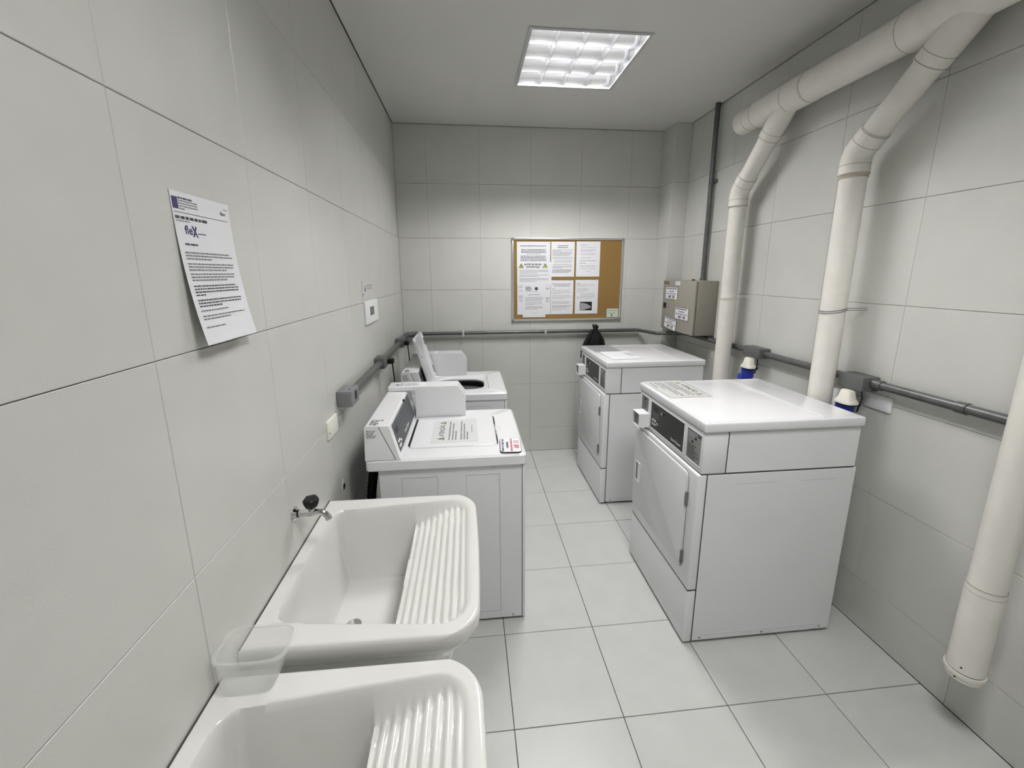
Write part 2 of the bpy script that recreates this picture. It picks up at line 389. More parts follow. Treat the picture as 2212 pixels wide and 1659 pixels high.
# ------------------------------------------------------------------ ceiling fixtures
def fixture(y0, y1, strength, label):
    t = thing('ceiling_light', label, 'light', ((FX0+FX1)/2, (y0+y1)/2, H-0.006))
    x0, x1 = FX0, FX1; b = 0.015; zt = H+0.105
    bm = B()
    for (a, c, d_, e) in ((x0-.004, x1+.004, y0-.004, y0+b), (x0-.004, x1+.004, y1-b, y1+.004), (x0-.004, x0+b, y0+b, y1-b), (x1-b, x1+.004, y0+b, y1-b)):
        box(bm, a, c, d_, e, H-0.006, H-0.0005)
    link('frame', bm, M_FRAMEW, t, 0)
    xi0, xi1, yi0, yi1 = x0+b-.003, x1-b+.003, y0+b-.003, y1-b+.003
    bm = B()                                               # housing: four walls and a top
    box(bm, xi0-.004, xi0, yi0, yi1, H-.0005, zt); box(bm, xi1, xi1+.004, yi0, yi1, H-.0005, zt)
    box(bm, xi0-.004, xi1+.004, yi0-.004, yi0, H-.0005, zt); box(bm, xi0-.004, xi1+.004, yi1, yi1+.004, H-.0005, zt)
    box(bm, xi0-.004, xi1+.004, yi0-.004, yi1+.004, zt, zt+.003)
    link('housing', bm, M_REFL, t, 0)
    em = mat('tube_%d' % int(strength), (0.9, 0.9, 0.9), 0.5, emis=((1.0, 0.985, 0.975), strength))
    rows = 4; rp = (yi1-yi0)/rows
    for i in range(rows):
        yc = yi0+rp*(i+.5)
        bm = B(); cyl(bm, (xi0+.028, yc, H+.066), (xi1-.028, yc, H+.066), 0.0125, n=16); lm = link('fluorescent_tube', bm, em, t)
        for xa, xb in ((xi0+.001, xi0+.028), (xi1-.028, xi1-.001)):
            bm = B(); box(bm, xa, xb, yc-.014, yc+.014, H+.048, zt); link('lamp_holder', bm, M_PLAS, t, 0)
    for i in range(1, rows):                               # reflector ridges, apex down
        yc = yi0+rp*i; bm = B()
        n = 6; prof = [(yc-.052*(k/n)**1.8-.0015, H+.006+.075*(k/n)) for k in range(n, -1, -1)]+[(yc+.052*(k/n)**1.8+.0015, H+.006+.075*(k/n)) for k in range(n+1)]
        A = [bm.verts.new((xi0+.001, a, c)) for a, c in prof]; Bv = [bm.verts.new((xi1-.001, a, c)) for a, c in prof]
        loop_faces(bm, A, Bv); bm.faces.new(A[::-1]); bm.faces.new(Bv)
        link('reflector', bm, M_REFL, t, 60)
    for sy, yc in ((1, yi0+.001), (-1, yi1-.001)):         # half reflectors on both sides
        bm = B(); n = 6
        prof = [(yc, H+.006), (yc, H+.081)]+[(yc+sy*.05*(k/n)**1.8, H+.006+.075*(k/n)) for k in range(n, 0, -1)]
        A = [bm.verts.new((xi0+.001, a, c)) for a, c in prof]; Bv = [bm.verts.new((xi1-.001, a, c)) for a, c in prof]
        loop_faces(bm, A, Bv); bm.faces.new(A); bm.faces.new(Bv); bmesh.ops.recalc_face_normals(bm, faces=bm.faces[:])
        link('reflector', bm, M_REFL, t, 60)
    cp = (xi1-xi0)/4
    for i in range(1, 4):                                  # cross louvers: curved V blades cut to each row
        for j in range(rows):
            yc = yi0+rp*(j+.5); xc = xi0+cp*i; bm = B()
            n = 4
            def bl(s, z): return s*(0.0012+0.011*z**1.5)
            A = []
            for side in (-1, 1):
                ks = range(n+1) if side < 0 else range(n, -1, -1)
                for k in ks: A.append((xc+bl(side, k/n), H+.006+.050*k/n))
            def hw(z): return rp/2-.002-.052*max(0, (z-H-.006)/.075)**1.8
            a = [bm.verts.new((x, yc-hw(z), z)) for x, z in A]; c = [bm.verts.new((x, yc+hw(z), z)) for x, z in A]
            loop_faces(bm, a, c); bm.faces.new(a[::-1]); bm.faces.new(c)
            link('louver_blade', bm, M_REFL, t, 60)
    return t
fixture(*FIX[0], TUBE_FAR, 'square recessed ceiling light with mirrored louver grid above the washing machines')
fixture(*FIX[1], TUBE_NEAR, 'second square louvered ceiling light, above the frame over the sinks')

# ------------------------------------------------------------------ laundry sinks
def sink(yc, label):
    t = thing('laundry_sink', label, 'sink', (0.31, yc, 0.50), 'washboard sinks on the left wall')
    XM, HW, RZ = 0.622, 0.367, 0.84
    def ycx(x): return yc-0.012*x
    def xm(wn):                          # front outline for w in [-HW, HW]
        r = 0.105; a = abs(wn); bow = 0.010*(a/HW)**2
        k = a-(HW-r)
        return XM-bow-(r-math.sqrt(max(0, r*r-k*k)) if k > 0 else 0)
    def hwi(x): return 0.272+0.05*min(max((x-.05)/.49, 0), 1)
    def smooth(a): a = min(max(a, 0), 1); return a*a*(3-2*a)
    def sd(x, wn):                       # distance inside the inner outline (positive = inside)
        h = hwi(x); w_ = wn*0.30/h
        x0, x1 = 0.052, 0.588; r = 0.045 if x < .3 else 0.085
        cx, hx = (x0+x1)/2, (x1-x0)/2
        qx = abs(x-cx)-(hx-r); qy = abs(w_)-(0.30-r)
        return -(math.hypot(max(qx, 0), max(qy, 0))+min(max(qx, qy), 0)-r)
    XB = 0.365
    def zf(x, wn):
        d = sd(x, wn)
        zo = RZ
        if d > -0.012:
            basin = 0.545+0.012*abs(x-.2)
            board = 0.752+(x-XB)*0.36
            if x > XB: 
                ph = (x-XB)/0.0245
                amp = 0.0060*smooth((d-0.008)/0.018)
                board += amp*(abs(math.cos(math.pi*ph))*2-1.2)
            s = smooth((x-(XB-.022))/.022)
            zb = basin*(1-s)+board*s
            wd = 0.050*(1-s)+0.026*s
            k = smooth((d+0.007)/(wd+0.007))**0.8
            z = zo-(zo-zb)*k
        else: z = zo
        e = min(xm(wn)-x, HW-abs(wn))    # roll the outer edge over
        if e < 0.012: z -= 0.012-math.sqrt(max(0, 0.012**2-(0.012-e)**2))
        return z
    nx, ny = 150, 160
    TI = 0.80                            # grid rows follow the inner outline so its edge stays crisp
    def row_w(tt, x):
        a = abs(tt); h = hwi(x)
        if a < TI: y = h*math.sin(math.pi/2*a/TI)*0.35+h*(a/TI)*0.65
        else: k = (a-TI)/(1-TI); y = h+(HW-h)*k
        return math.copysign(y, tt)
    bm = B(); g_ = []
    for j in range(ny+1):
        row = []
        tt = 2*j/ny-1
        for i in range(nx+1):
            s = i/nx; s = 0.25*math.sin(math.pi/2*s)+0.75*s
            X = XM
            for _ in range(3): wn = row_w(tt, 0.002+(X-0.002)*s); X = xm(wn)
            x = 0.002+(X-0.002)*s; wn = row_w(tt, x); row.append(bm.verts.new((x, ycx(x)+wn, zf(x, wn))))
        g_.append(row)
    for j in range(ny):
        for i in range(nx):
            bm.faces.new([g_[j][i], g_[j][i+1], g_[j+1][i+1], g_[j+1][i]])
    ring = [g_[0][i] for i in range(nx)]+[g_[j][nx] for j in range(ny)]+[g_[ny][i] for i in range(nx, 0, -1)]+[g_[j][0] for j in range(ny, 0, -1)]
    cx, cy = 0.26, yc
    prev = ring
    for (sx, sy, z) in ((1, 1, 0.80), (0.985, 0.975, 0.775), (0.93, 0.90, 0.755), (0.90, 0.87, 0.70), (0.82, 0.80, 0.55), (0.78, 0.76, 0.505), (0.72, 0.70, 0.50)):
        cur = [bm.verts.new((max(0.002, v.co.x*sx), cy+(v.co.y-cy)*sy, z)) for v in ring]
        loop_faces(bm, prev, cur); prev = cur
    bm.faces.new(prev)
    bmesh.ops.recalc_face_normals(bm, faces=bm.faces[:])
    link('basin', bm, M_CERA, t, 60)
    bm = B(); box(bm, .0003, .0048, yc-.36, yc+.36, .8385, .8412); link('sealant', bm, mat('sealant_dark', (.06, .05, .045), .8), t, 0)
    bm = B(); cyl(bm, (0.17, yc, 0.544), (0.17, yc, 0.553), 0.027, n=24); link('drain', bm, M_CHROME, t)
    bm = B(); cyl(bm, (0.17, yc, 0.44), (0.17, yc, 0.499), 0.024, n=24); link('waste_outlet', bm, M_CHROME, t)
    return t
sink(1.118, 'white ceramic washboard sink next to the washing machine, under the black-knobbed tap')
sink(0.323, 'nearer white ceramic washboard sink at the bottom edge of the photo')

# tap over the far sink
t = thing('wall_tap', 'chrome wall tap with black knob over the far sink', 'tap', (0.05, 1.149, 0.96))
ty, tz = 1.149, 0.983
bm = B(); cyl(bm, (0.0005, ty, tz), (0.004, ty, tz), 0.024, n=28); cyl(bm, (0.004, ty, tz), (0.014, ty, tz), 0.024, 0.015, n=28); link('wall_flange', bm, M_CHROME, t)
bm = B(); cyl(bm, (0.012, ty, tz), (0.018, ty, tz), 0.0125, n=20); link('joint_ring', bm, M_BLACK, t)
bm = B(); tube(bm, [(0.016, ty, tz), (0.05, ty, tz)]+[(0.05+.012, ty, tz), (0.075, ty, tz+.002), (0.09, ty, tz+.001), (0.102, ty, tz-.006), (0.110, ty, tz-.018), (0.113, ty, tz-.026)], [.0115, .0115, .0125, .0115, .0100, .0100, .0105, .0112], n=18); link('spout', bm, M_CHROME, t)
bm = B(); cyl(bm, (0.062, ty, tz+.004), (0.062, ty, tz+.020), 0.0095, 0.008, n=18); link('stem', bm, M_CHROME, t)
bm = B()
rings = []
for z, r in ((tz+.018, .012), (tz+.022, .0165), (tz+.040, .0235), (tz+.050, .0245), (tz+.056, .020), (tz+.059, .010)):
    rings.append([bm.verts.new((0.060+r*(1+.08*math.cos(5*a))*math.cos(a), ty+r*(1+.08*math.cos(5*a))*math.sin(a), z)) for a in [2*math.pi*k/30 for k in range(30)]])
for a, b in zip(rings, rings[1:]): loop_faces(bm, a, b)
bm.faces.new(rings[0][::-1]); bm.faces.new(rings[-1]); link('knob', bm, M_BLACK, t)

# clear tub resting on the rims of both sinks
t = thing('plastic_tub', 'clear plastic tub resting on the sink rims at the wall', 'container', (0.08, 0.69, 0.8405))
def tub_loop(cx, cy, hx, hy, z): return [(x, y, z) for x, y in sup(cx, cy, hx, hy, 4.5, 48)]
bm = B()
secs = [(0.078, 0.664, 0.048, 0.026, .8412), (0.078, 0.664, 0.056, 0.033, .8425), (0.080, 0.667, 0.061, 0.037, .855), (0.086, 0.686, 0.076, 0.050, .915), (0.086, 0.688, 0.078, 0.052, .922)]
ins = [(a, b, c-.0015, d-.0015, z+.0003) for a, b, c, d, z in secs[::-1]]
rings = [[bm.verts.new(p) for p in tub_loop(*s)] for s in secs+ins]
for a, b in zip(rings, rings[1:]): loop_faces(bm, a, b)
bm.faces.new(rings[0][::-1]); bm.faces.new(rings[-1]); link('shell', bm, M_TUB, t, 50)
bm = B()
a = [bm.verts.new(p) for p in tub_loop(0.086, 0.688, 0.082, 0.056, .920)]; b = [bm.verts.new(p) for p in tub_loop(0.086, 0.688, 0.082, 0.056, .926)]
c = [bm.verts.new(p) for p in tub_loop(0.086, 0.688, 0.076, 0.050, .926)]; d_ = [bm.verts.new(p) for p in tub_loop(0.086, 0.688, 0.076, 0.050, .920)]
loop_faces(bm, a, b); loop_faces(bm, b, c); loop_faces(bm, c, d_); loop_faces(bm, d_, a); link('rim', bm, M_TUB, t, 50)

# ------------------------------------------------------------------ washing machines
def washer(dy, dx, lid_open, label):
    y0, y1 = 1.641+dy, 2.335+dy; x0, x1 = 0.114+dx, 0.864+dx
    t = thing('washing_machine', label, 'washing machine', ((x0+x1)/2, (y0+y1)/2, 0), 'top-loading coin washers on the left')
    zt, zb = 0.935, 0.879
    # body: open-topped sheet-metal box
    bx0, bx1, by0, by1 = 0.17+dx, 0.843+dx, y0+.019, y1-.019
    bm = B(); th = .004
    box(bm, bx0, bx1, by0, by0+th, .018, zb-.0035); box(bm, bx0, bx1, by1-th, by1, .018, zb-.001)
    box(bm, bx0, bx0+th, by0+th, by1-th, .018, zb-.001); box(bm, bx0, bx1, by0+th, by1-th, .018, .022)
    link('body', bm, M_ENAM, t, 0)
    for xa, xb in ((0.272, 0.440), (0.574, 0.736)):        # pressed panels on the side, their edge shade put into the grey
        bm = B(); e = .0022
        for (a, b, c, d_) in ((xa, xb, .833-e, .833), (xa, xa+e, .06, .833), (xb-e, xb, .06, .833), (xa, xb, .06, .06+e)):
            box(bm, a+dx, b+dx, by0-.0012, by0+.001, c, d_)
        link('pressed_rib', bm, M_RIB_SHADE, t, 0)
    bm = B()
    bm.free()
    for (a_, b_) in ((by0+.0008, by0+.004), (by1-.004, by1-.0008)):
        bm = B(); box(bm, bx0+.002, x1-.006, a_, b_, zb-.0045, zb+.0005); link('shadow_joint', bm, M_BLACK, t, 0)
        bm = B(); box(bm, bx1-.002, bx1+.004, a_, b_, .02, zb-.0046); link('shadow_joint', bm, M_BLACK, t, 0)
    bm = B(); rbox(bm, bx1+.002, x1-.004, by0-.002, by1+.002, .012, zb-.0035, .004); link('front_panel', bm, M_ENAM, t)
    for fx in (bx0+.05, bx1-.03):
        for fy in (by0+.04, by1-.04):
            bm = B(); cyl(bm, (fx, fy, 0.0002), (fx, fy, .012), .018, n=14); cyl(bm, (fx, fy, .012), (fx, fy, .02), .008, n=10); link('foot', bm, M_BLACK, t)
    bm = B(); cyl(bm, (bx1-.045, by0-.001, .030), (bx1-.045, by0+.001, .030), .005, n=10); link('screw', bm, M_GREY, t)
    # top deck with its opening
    cx, cy = 0.515+dx, y0+.349
    L = [sup((x0+x1)/2, (y0+y1)/2, (x1-x0)/2-.006, (y1-y0)/2-.006, 50, 120), sup((x0+x1)/2, (y0+y1)/2, (x1-x0)/2, (y1-y0)/2, 40, 120),
         sup((x0+x1)/2, (y0+y1)/2, (x1-x0)/2, (y1-y0)/2, 40, 120), sup((x0+x1)/2, (y0+y1)/2, (x1-x0)/2-.010, (y1-y0)/2-.010, 40, 120),
         sup(cx, cy, .2255, .2315, 14, 120), sup(cx, cy, .219, .225, 12, 120), sup(cx, cy, .200, .180, 3.2, 120), sup(cx, cy, .193, .172, 3.0, 120), sup(cx, cy, .193, .172, 3.0, 120), sup(cx, cy, .222, .228, 12, 120)]
    Z = [zb, zb+.006, zt-.009, zt, zt, zt-.013, zt-.015, zt-.022, zt-.034, zb+.004]
    bm = B(); R_ = [[bm.verts.new((x, y, z)) for x, y in l] for l, z in zip(L, Z)]
    for a, b in zip(R_, R_[1:]): loop_faces(bm, a, b)
    loop_faces(bm, R_[-1], R_[0]); link('top_deck', bm, M_ENAM, t, 40)
    # tub and balance rings seen through the opening
    dr = thing_part('drum', t, (cx, cy, .40))
    bm = B()
    sec = [(.235, .868), (.235, .40), (.231, .40), (.231, .868)]
    rr = [[bm.verts.new((cx+r*math.cos(a), cy+r*math.sin(a), z)) for a in [2*math.pi*k/64 for k in range(64)]] for r, z in sec]
    for a, b in zip(rr, rr[1:]+rr[:1]): loop_faces(bm, a, b)
    bm.faces.new([bm.verts.new((cx+.23*math.cos(2*math.pi*k/64), cy+.23*math.sin(2*math.pi*k/64), .402)) for k in range(64)])
    link('tub_wall', bm, M_BLACK, dr, 40)
    for r0, r1, za, zz in ((.192, .232, .800, .842),):
        bm = B(); sec = [(r0, za), (r1, za), (r1, zz), (r0+.01, zz)]
        rr = [[bm.verts.new((cx+r*math.cos(a), cy+r*math.sin(a), z)) for a in [2*math.pi*k/64 for k in range(64)]] for r, z in sec]
        for a, b in zip(rr, rr[1:]+rr[:1]): loop_faces(bm, a, b)
        link('balance_ring', bm, M_DRUM, dr, 40)
    # lid
    hx_, hz_ = cx-.216, zt-.003; lw, lx = (.388, cx-.018) if lid_open else (.436, cx)
    Rm = Matrix.Translation((hx_, 0, hz_+.006))@Matrix.Rotation(math.radians(-106), 4, 'Y')@Matrix.Translation((-hx_, 0, -hz_-.006)) if lid_open else Matrix.Identity(4)
    lid = thing_part('lid', t, (cx, cy, zt))
    bm = B(); ol = rrect(lw, .425 if lid_open else .448, .028, 6)
    A1 = [bm.verts.new(Rm@Vector((lx+u, cy+v, zt-.018 if lid_open else zt-.010))) for u, v in ol]
    A2 = [bm.verts.new(Rm@Vector((lx+u, cy+v, zt+.000))) for u, v in ol]
    A3 = [bm.verts.new(Rm@Vector((lx+u*.985, cy+v*.985, zt+.004))) for u, v in ol]
    loop_faces(bm, A1, A2); loop_faces(bm, A2, A3); bm.faces.new(A3)
    A0 = [bm.verts.new(Rm@Vector((lx+u*.955, cy+v*.955, zt-.018 if lid_open else zt-.010))) for u, v in ol]; Ab = [bm.verts.new(Rm@Vector((lx+u*.90, cy+v*.90, zt-.009 if lid_open else zt-.004))) for u, v in ol]
    loop_faces(bm, A0, A1); loop_faces(bm, Ab, A0); bm.faces.new(Ab[::-1])
    link('lid_panel', bm, M_ENAM, lid, 40)
    if lid_open:
        for (xa, xb, ya, yb) in ((.02, .034, -.195, -.180), (-.185, -.12, .195, .204), (.06, .12, .195, .204)):
            bm = B(); v, f = box(bm, cx+xa, cx+xb, cy+ya, cy+yb, zt-.0195, zt-.0085)
            for q_ in v: q_.co = Rm@q_.co
            link('lid_slot', bm, M_GREY, lid, 0)
    else:
        bm = B(); rbox(bm, cx-.2275, cx-.2195, cy-.195, cy+.195, zt-.006, zt+.0025, .001); link('hinge_gap', bm, M_BLACK, lid)
        for ya, yb in ((-.205, -.085), (.085, .20)):
            bm = B(); rbox(bm, cx+.2185, cx+.2225, cy+ya, cy+yb, zt-.006, zt+.0016, .001); link('lid_gap', bm, M_BLACK, lid)
        bm = B(); plate(bm, (cx+.235, cy, zt), (1, 0, 0), (0, 1, 0), rrect(.03, .075, .012, 5), .0015, .001); link('lid_grip', bm, M_DOOR, lid)
    # console
    cn = thing_part('console', t, (0.19+dx, (y0+y1)/2, zt))
    ca, cb = y0+.004, y1-.012
    prof = [(.116, zt), (.276, zt), (.270, zt+.012), (.232, 1.094), (.225, 1.099), (.128, 1.101), (.122, 1.097)]
    bm = B(); A = [bm.verts.new((x+dx, ca, z+.0003)) for x, z in prof]; Bv = [bm.verts.new((x+dx, cb, z+.0003)) for x, z in prof]
    loop_faces(bm, A, Bv); bm.faces.new(A[::-1]); bm.faces.new(Bv); bmesh.ops.recalc_face_normals(bm, faces=bm.faces[:])
    link('console_shell', bm, M_ENAM, cn, 25)
    bm = B()                                                    # seam of the end cap
    quad(bm, [(.184+dx, ca-.0006, 1.098), (.1865+dx, ca-.0006, 1.098), (.2545+dx, ca-.0006, .937), (.252+dx, ca-.0006, .937)])
    bmesh.ops.solidify(bm, geom=bm.faces[:], thickness=.0004); link('console_seam', bm, M_GREY, cn, 0)
    up_ = Vector((.232-.270, 0, 1.094-.947)); upn = up_.normalized(); rt_ = Vector((0, 1, 0))
    org = Vector((.270+dx, ca+.045, .947))
    bm = B(); plate(bm, org, rt_, upn, rect(.002, .004, .46+.065, up_.length-.010), .0012); pn = link('control_panel', bm, M_PANELW, cn, 0)
    tl = org+upn*(up_.length-.010)
    its = [('b', .004, .004, .512, .0015, 'f', 'panel_border'), ('b', .17, .006, .0012, .125, 'f', 'panel_border'),
           ('b', .03, .030, .06, .028, 'n', 'display'), ('t', 'Speed Queen', .20, .100, .135, .022, .02, 'w', 'logo_lettering')]
    page(cn, tl, rt_, upn, its, lift=.0018)
    for (u, v) in ((.028, .092), (.052, .092), (.028, .116), (.052, .116), (.080, .105)):
        bm = B(); plate(bm, tl+rt_*u-upn*v+rt_.cross(upn)*.0012, rt_, upn, rrect(.018, .013, .006, 4), .003, .001); link('button', bm, M_PLAS, cn)
    bm = B(); cyl(bm, (.222+dx, ca+.42, 1.086), (.240+dx, ca+.42, 1.092), .008, n=14); link('key_lock', bm, M_BLACK, cn)
    page(cn, (.122+dx, ca, 1.085), (1, 0, 0), (0, 0, 1), [Lr(.008, .052, .004+i*.008, .004, random.uniform(.7, 1), 'g', 'label_printing') for i in range(5)], lift=.0007)
    page(cn, (.140+dx, ca+.085, 1.1016), (1, 0, 0), (0, 1, 0), [Lr(.0, .058, .002+i*.015, .007, random.uniform(.5, 1), 'g', 'label_printing') for i in range(5)], lift=.0006)
    # coin box across the far end of the deck
    mc = thing_part('coin_box', t, (0.34+dx, y1-.055, zt))
    ya, yb = y1-.118, y1-.004
    prof = [(.150, 1.1025), (.2785, 1.1025), (.2785, zt+.0008), (.573, zt+.0008), (.573, 1.068), (.534, 1.122), (.528, 1.126), (.126, 1.128), (.126, 1.1025)]
    bm = B(); A = [bm.verts.new((x+dx, ya, z)) for x, z in prof]; Bv = [bm.verts.new((x+dx, yb, z)) for x, z in prof]
    loop_faces(bm, A, Bv); bm.faces.new(A[::-1]); bm.faces.new(Bv); bmesh.ops.recalc_face_normals(bm, faces=bm.faces[:])
    bmesh.ops.bevel(bm, geom=bm.edges[:], offset=.002, segments=1, affect='EDGES'); link('coin_box_shell', bm, M_ENAM, mc, 25)
    bm = B(); sheet(bm, (.135+dx, ya+.012, 1.1265), (0, 1, 0), (-1, 0, 0), .09, .0, None) if False else plate(bm, (.240+dx, ya+.055, 1.1268), (1, 0, 0), (0, 1, 0), rrect(.19, .09, .004, 3), .0008)
    link('coin_box_label', bm, M_PAPER, mc, 0)
    page(mc, (.150+dx, ya+.09, 1.1278), (1, 0, 0), (0, 1, 0), [Lr(.04, .17, .010+i*.016, .006, random.uniform(.8, 1), 'g', 'label_printing') for i in range(4)]+[('b', .016, .03, .018, .022, 'k', 'label_printing')], lift=.0004)
    # drain hose between body and wall
    hy = y0+.16
    bm = B(); pts = []
    for k in range(60):
        s = k/59; pts.append(Vector((0.085+dx+.02*math.sin(7*s), hy+.10*math.sin(2.4*s), .06+.74*s)))
    tube(bm, pts, [.022+.003*(k % 2) for k in range(60)], 14); link('drain_hose', bm, M_BLACK, t, 60)
    bm = B(); box(bm, bx0-.006, bx0-.0005, by0+.02, by1-.02, .05, .86); link('back_plate', bm, M_DARK, t, 0)
    return t
def thing_part(name, parent, loc):
    """an intermediate part that carries sub-parts"""
    o = bpy.data.objects.new(name, None); C.objects.link(o); o.empty_display_size = .03
    o.parent = parent; o.location = Vector(loc)-Vector(parent['_org']); o['_org'] = tuple(loc); return o
washer(0, 0, False, 'closed white top-loading washer beside the far sink, with ATENÇÃO notice on its lid')
washer(1.052, .006, True, 'white top-loading washer by the back wall with its lid standing open')

# notices on the near washer
t = thing('warning_notice', 'laminated ATENÇÃO notice taped on the closed washer lid', 'notice', (.52, 1.98, .9405))
o_, r_, u_ = (.395, 1.812, .9405), (0, 1, 0), (-1, 0, 0)
org = (.395, 1.812, .9395)
bm = B(); sheet(bm, org, r_, u_, .334, .243, t=.0005, corner=.004); link('laminated_sheet', bm, M_LAM if False else mat('washer_notice_sheet', (.66, .67, .66), .3), t, 0)
its = [T('ATENÇÃO', .082, .033, .17, .037, 'k', .014)]
for y, e in ((.090, 1), (.108, .9), (.124, .45), (.152, 1), (.168, .85), (.184, .4)): its.append(Lr(.03, .30, y, .007, e, 'g'))
its.append(Lr(.12, .24, .210, .005, 1, 'f'))
page(t, org, r_, u_, its, lift=.0008); warn(t, org, r_, u_, [(.030, .030, .042), (.262, .030, .042)], 'o')

def ap_sign(num, org, right, up, w_, h_, label, corner=.012, yellow=False, group=None):
    t = thing('equipment_sign', label, 'sign', org, group)
    bm = B(); sheet(bm, org, right, up, w_, h_, t=.0014, corner=corner); link('card', bm, M_BLACK, t, 0)
    o2 = Vector(org)+Vector(right)*.002-Vector(up)*.002
    bm = B(); n_ = Vector(right).cross(Vector(up))*.0012
    sheet(bm, o2+n_, right, up, w_-.004, h_-.004, t=.0006, corner=max(corner-.002, .001)); link('face', bm, M_PAPER, t, 0)
    k = w_/.2; v = h_/.1
    its = [Lr(.010*k, .188*k, .008*v, .010*v, 1, 'g'), T('LAVANDERIA', .055*k, .029*v, .09*k, .011*v, 'k', .03),
           Lr(.012*k, .188*k, .050*v, .008*v, 1, 'r' if num == '11' else 'm', 'coloured_printing'), T('AP. '+num, .048*k, .065*v, .110*k, .026*v, 'r' if num == '11' else 'k', .05, 'apartment_number')]
    page(t, org, right, up, its, lift=.0024); return t
s = math.radians(3)
ap_sign('11', (.7385, 1.655, .9415), Vector((-math.sin(-.06), math.cos(.06), 0)).normalized(), Vector((-math.cos(.06), -math.sin(.06)*-1*-1, 0)).normalized() if False else Vector((0, 0, 1)).cross(Vector((math.sin(.06), math.cos(.06), 0))).normalized(), .172, .104, 'white AP. 11 card lying on the near washer corner', .02) 

# ------------------------------------------------------------------ tumble dryers
def dryer(dy, dx, label):
    y0, y1 = 1.405+dy, 2.119+dy; X = lambda x: x+dx
    t = thing('tumble_dryer', label, 'dryer', (X(1.99), (y0+y1)/2, 0), 'coin dryers on the right')
    bm = B(); rbox(bm, X(1.607), X(2.366), y0, y1, 1.096, 1.141, .009, 3); tp = link('top_panel', bm, M_ENAM, t)
    bm = B(); rbox(bm, X(2.163), X(2.179), y0+.012, y1-.02, 1.1400, 1.1450, .0022)
    for (a, b, c, d_) in ((1.622, 2.35, y0+.013, y0+.016), (1.622, 2.35, y1-.016, y1-.013), (1.620, 1.623, y0+.013, y1-.013)): rbox(bm, X(a), X(b), c, d_, 1.1400, 1.1422, .001, 1)
    link('top_bead', bm, M_ENAM, tp)
    hy0, hy1 = y0+.012, y1-.012
    bm = B(); rbox(bm, X(1.612), X(1.727), hy0, hy1, .8985, 1.0945, .006, 2); hs = link('control_housing', bm, M_PLAS, t)
    bm = B(); rbox(bm, X(1.7290), X(2.362), hy0+.001, hy1-.001, .8985, 1.0945, .003, 1); link('rear_housing', bm, M_ENAM, t)
    bm = B(); box(bm, X(1.616), X(2.358), hy0+.0022, hy1-.0022, .893, .903); box(bm, X(1.616), X(2.358), hy0+.0018, hy1-.0018, 1.0935, 1.097); box(bm, X(1.724), X(1.733), hy0+.0022, hy1-.0022, .903, 1.0935)
    box(bm, X(1.642), X(1.650), y0+.0145, y1-.0145, .02, .893); box(bm, X(1.603), X(1.646), y0+.014, y1-.014, .2995, .3045); link('shadow_joint', bm, mat('joint_shadow', (.07, .07, .07), .8), t, 0)
    bm = B(); rbox(bm, X(1.6465), X(2.372), y0+.013, y1-.013, .016, .8935, .003, 1); link('body', bm, M_ENAM, t)
    bm = B(); rbox(bm, X(1.600), X(1.645), y0+.012, y1-.012, .3035, .8950, .008, 3); link('front_panel', bm, M_ENAM, t)
    bm = B(); rbox(bm, X(1.601), X(1.645), y0+.012, y1-.012, .012, .3005, .008, 3); link('kick_panel', bm, M_ENAM, t)
    # raised lower fold and screws on the side
    bm = B(); rbox(bm, X(1.70), X(2.33), y0+.0115, y0+.0135, .050, .0525, .0006, 1); link('side_fold', bm, M_DOOR, t)
    for x in (1.685, 2.01, 2.32):
        bm = B(); cyl(bm, (X(x), y0+.0115, .032), (X(x), y0+.0135, .032), .005, n=10); link('screw', bm, M_GREY, t)
    for xa, xb in ((1.79, 2.0), (2.10, 2.28)):
        bm = B(); box(bm, X(xa), X(xb), y0+.0123, y0+.0131, .842, .8435); link('side_crease', bm, M_RIB_SHADE, t, 0)
    for fx in (1.655, 2.31):
        for fy in (y0+.05, y1-.05):
            bm = B(); cyl(bm, (X(fx), fy, .0002), (X(fx), fy, .009), .022, n=14); cyl(bm, (X(fx), fy, .009), (X(fx), fy, .018), .009, n=10); link('foot', bm, M_BLACK, t)
    # door
    yc, zc, dw, dh = (y0+.082+y1-.029)/2, .625, (y1-.029-y0-.082), .498
    n_r, n_u = (0, -1, 0), (0, 0, 1)
    bm = B(); plate(bm, (X(1.6005), yc, zc), n_r, n_u, rrect(dw+.006, dh+.006, .032, 6), .0025); g_ = link('door_gap_shade', bm, M_GREY, t, 0)  # grey plate paints the shadow gap around the door
    bm = B(); plate(bm, (X(1.5985), yc, zc), n_r, n_u, rrect(dw, dh, .030, 6), .010, .003); dr_ = link('door', bm, M_DOOR, t, 40)
    # recessed grip: rim and dark well
    hy, hz = y1-.094, .612
    bm = B()
    o1 = rrect(.066, .124, .006, 3); o2 = rrect(.054, .112, .004, 3)
    a = [bm.verts.new((X(1.5885), hy-u, hz+v)) for u, v in o1]; b = [bm.verts.new((X(1.5865), hy-u, hz+v)) for u, v in o1]; c = [bm.verts.new((X(1.5865), hy-u, hz+v)) for u, v in o2]; d_ = [bm.verts.new((X(1.5883), hy-u, hz+v)) for u, v in o2]
    loop_faces(bm, a, b); loop_faces(bm, b, c); loop_faces(bm, c, d_); bm.faces.new(d_); bmesh.ops.recalc_face_normals(bm, faces=bm.faces[:]); link('door_handle', bm, M_ENAM, dr_, 30)
    bm = B(); plate(bm, (X(1.5884), hy+.014, hz), n_r, n_u, rrect(.020, .104, .004, 3), .0008); link('grip_well', bm, M_COINP, dr_, 0)
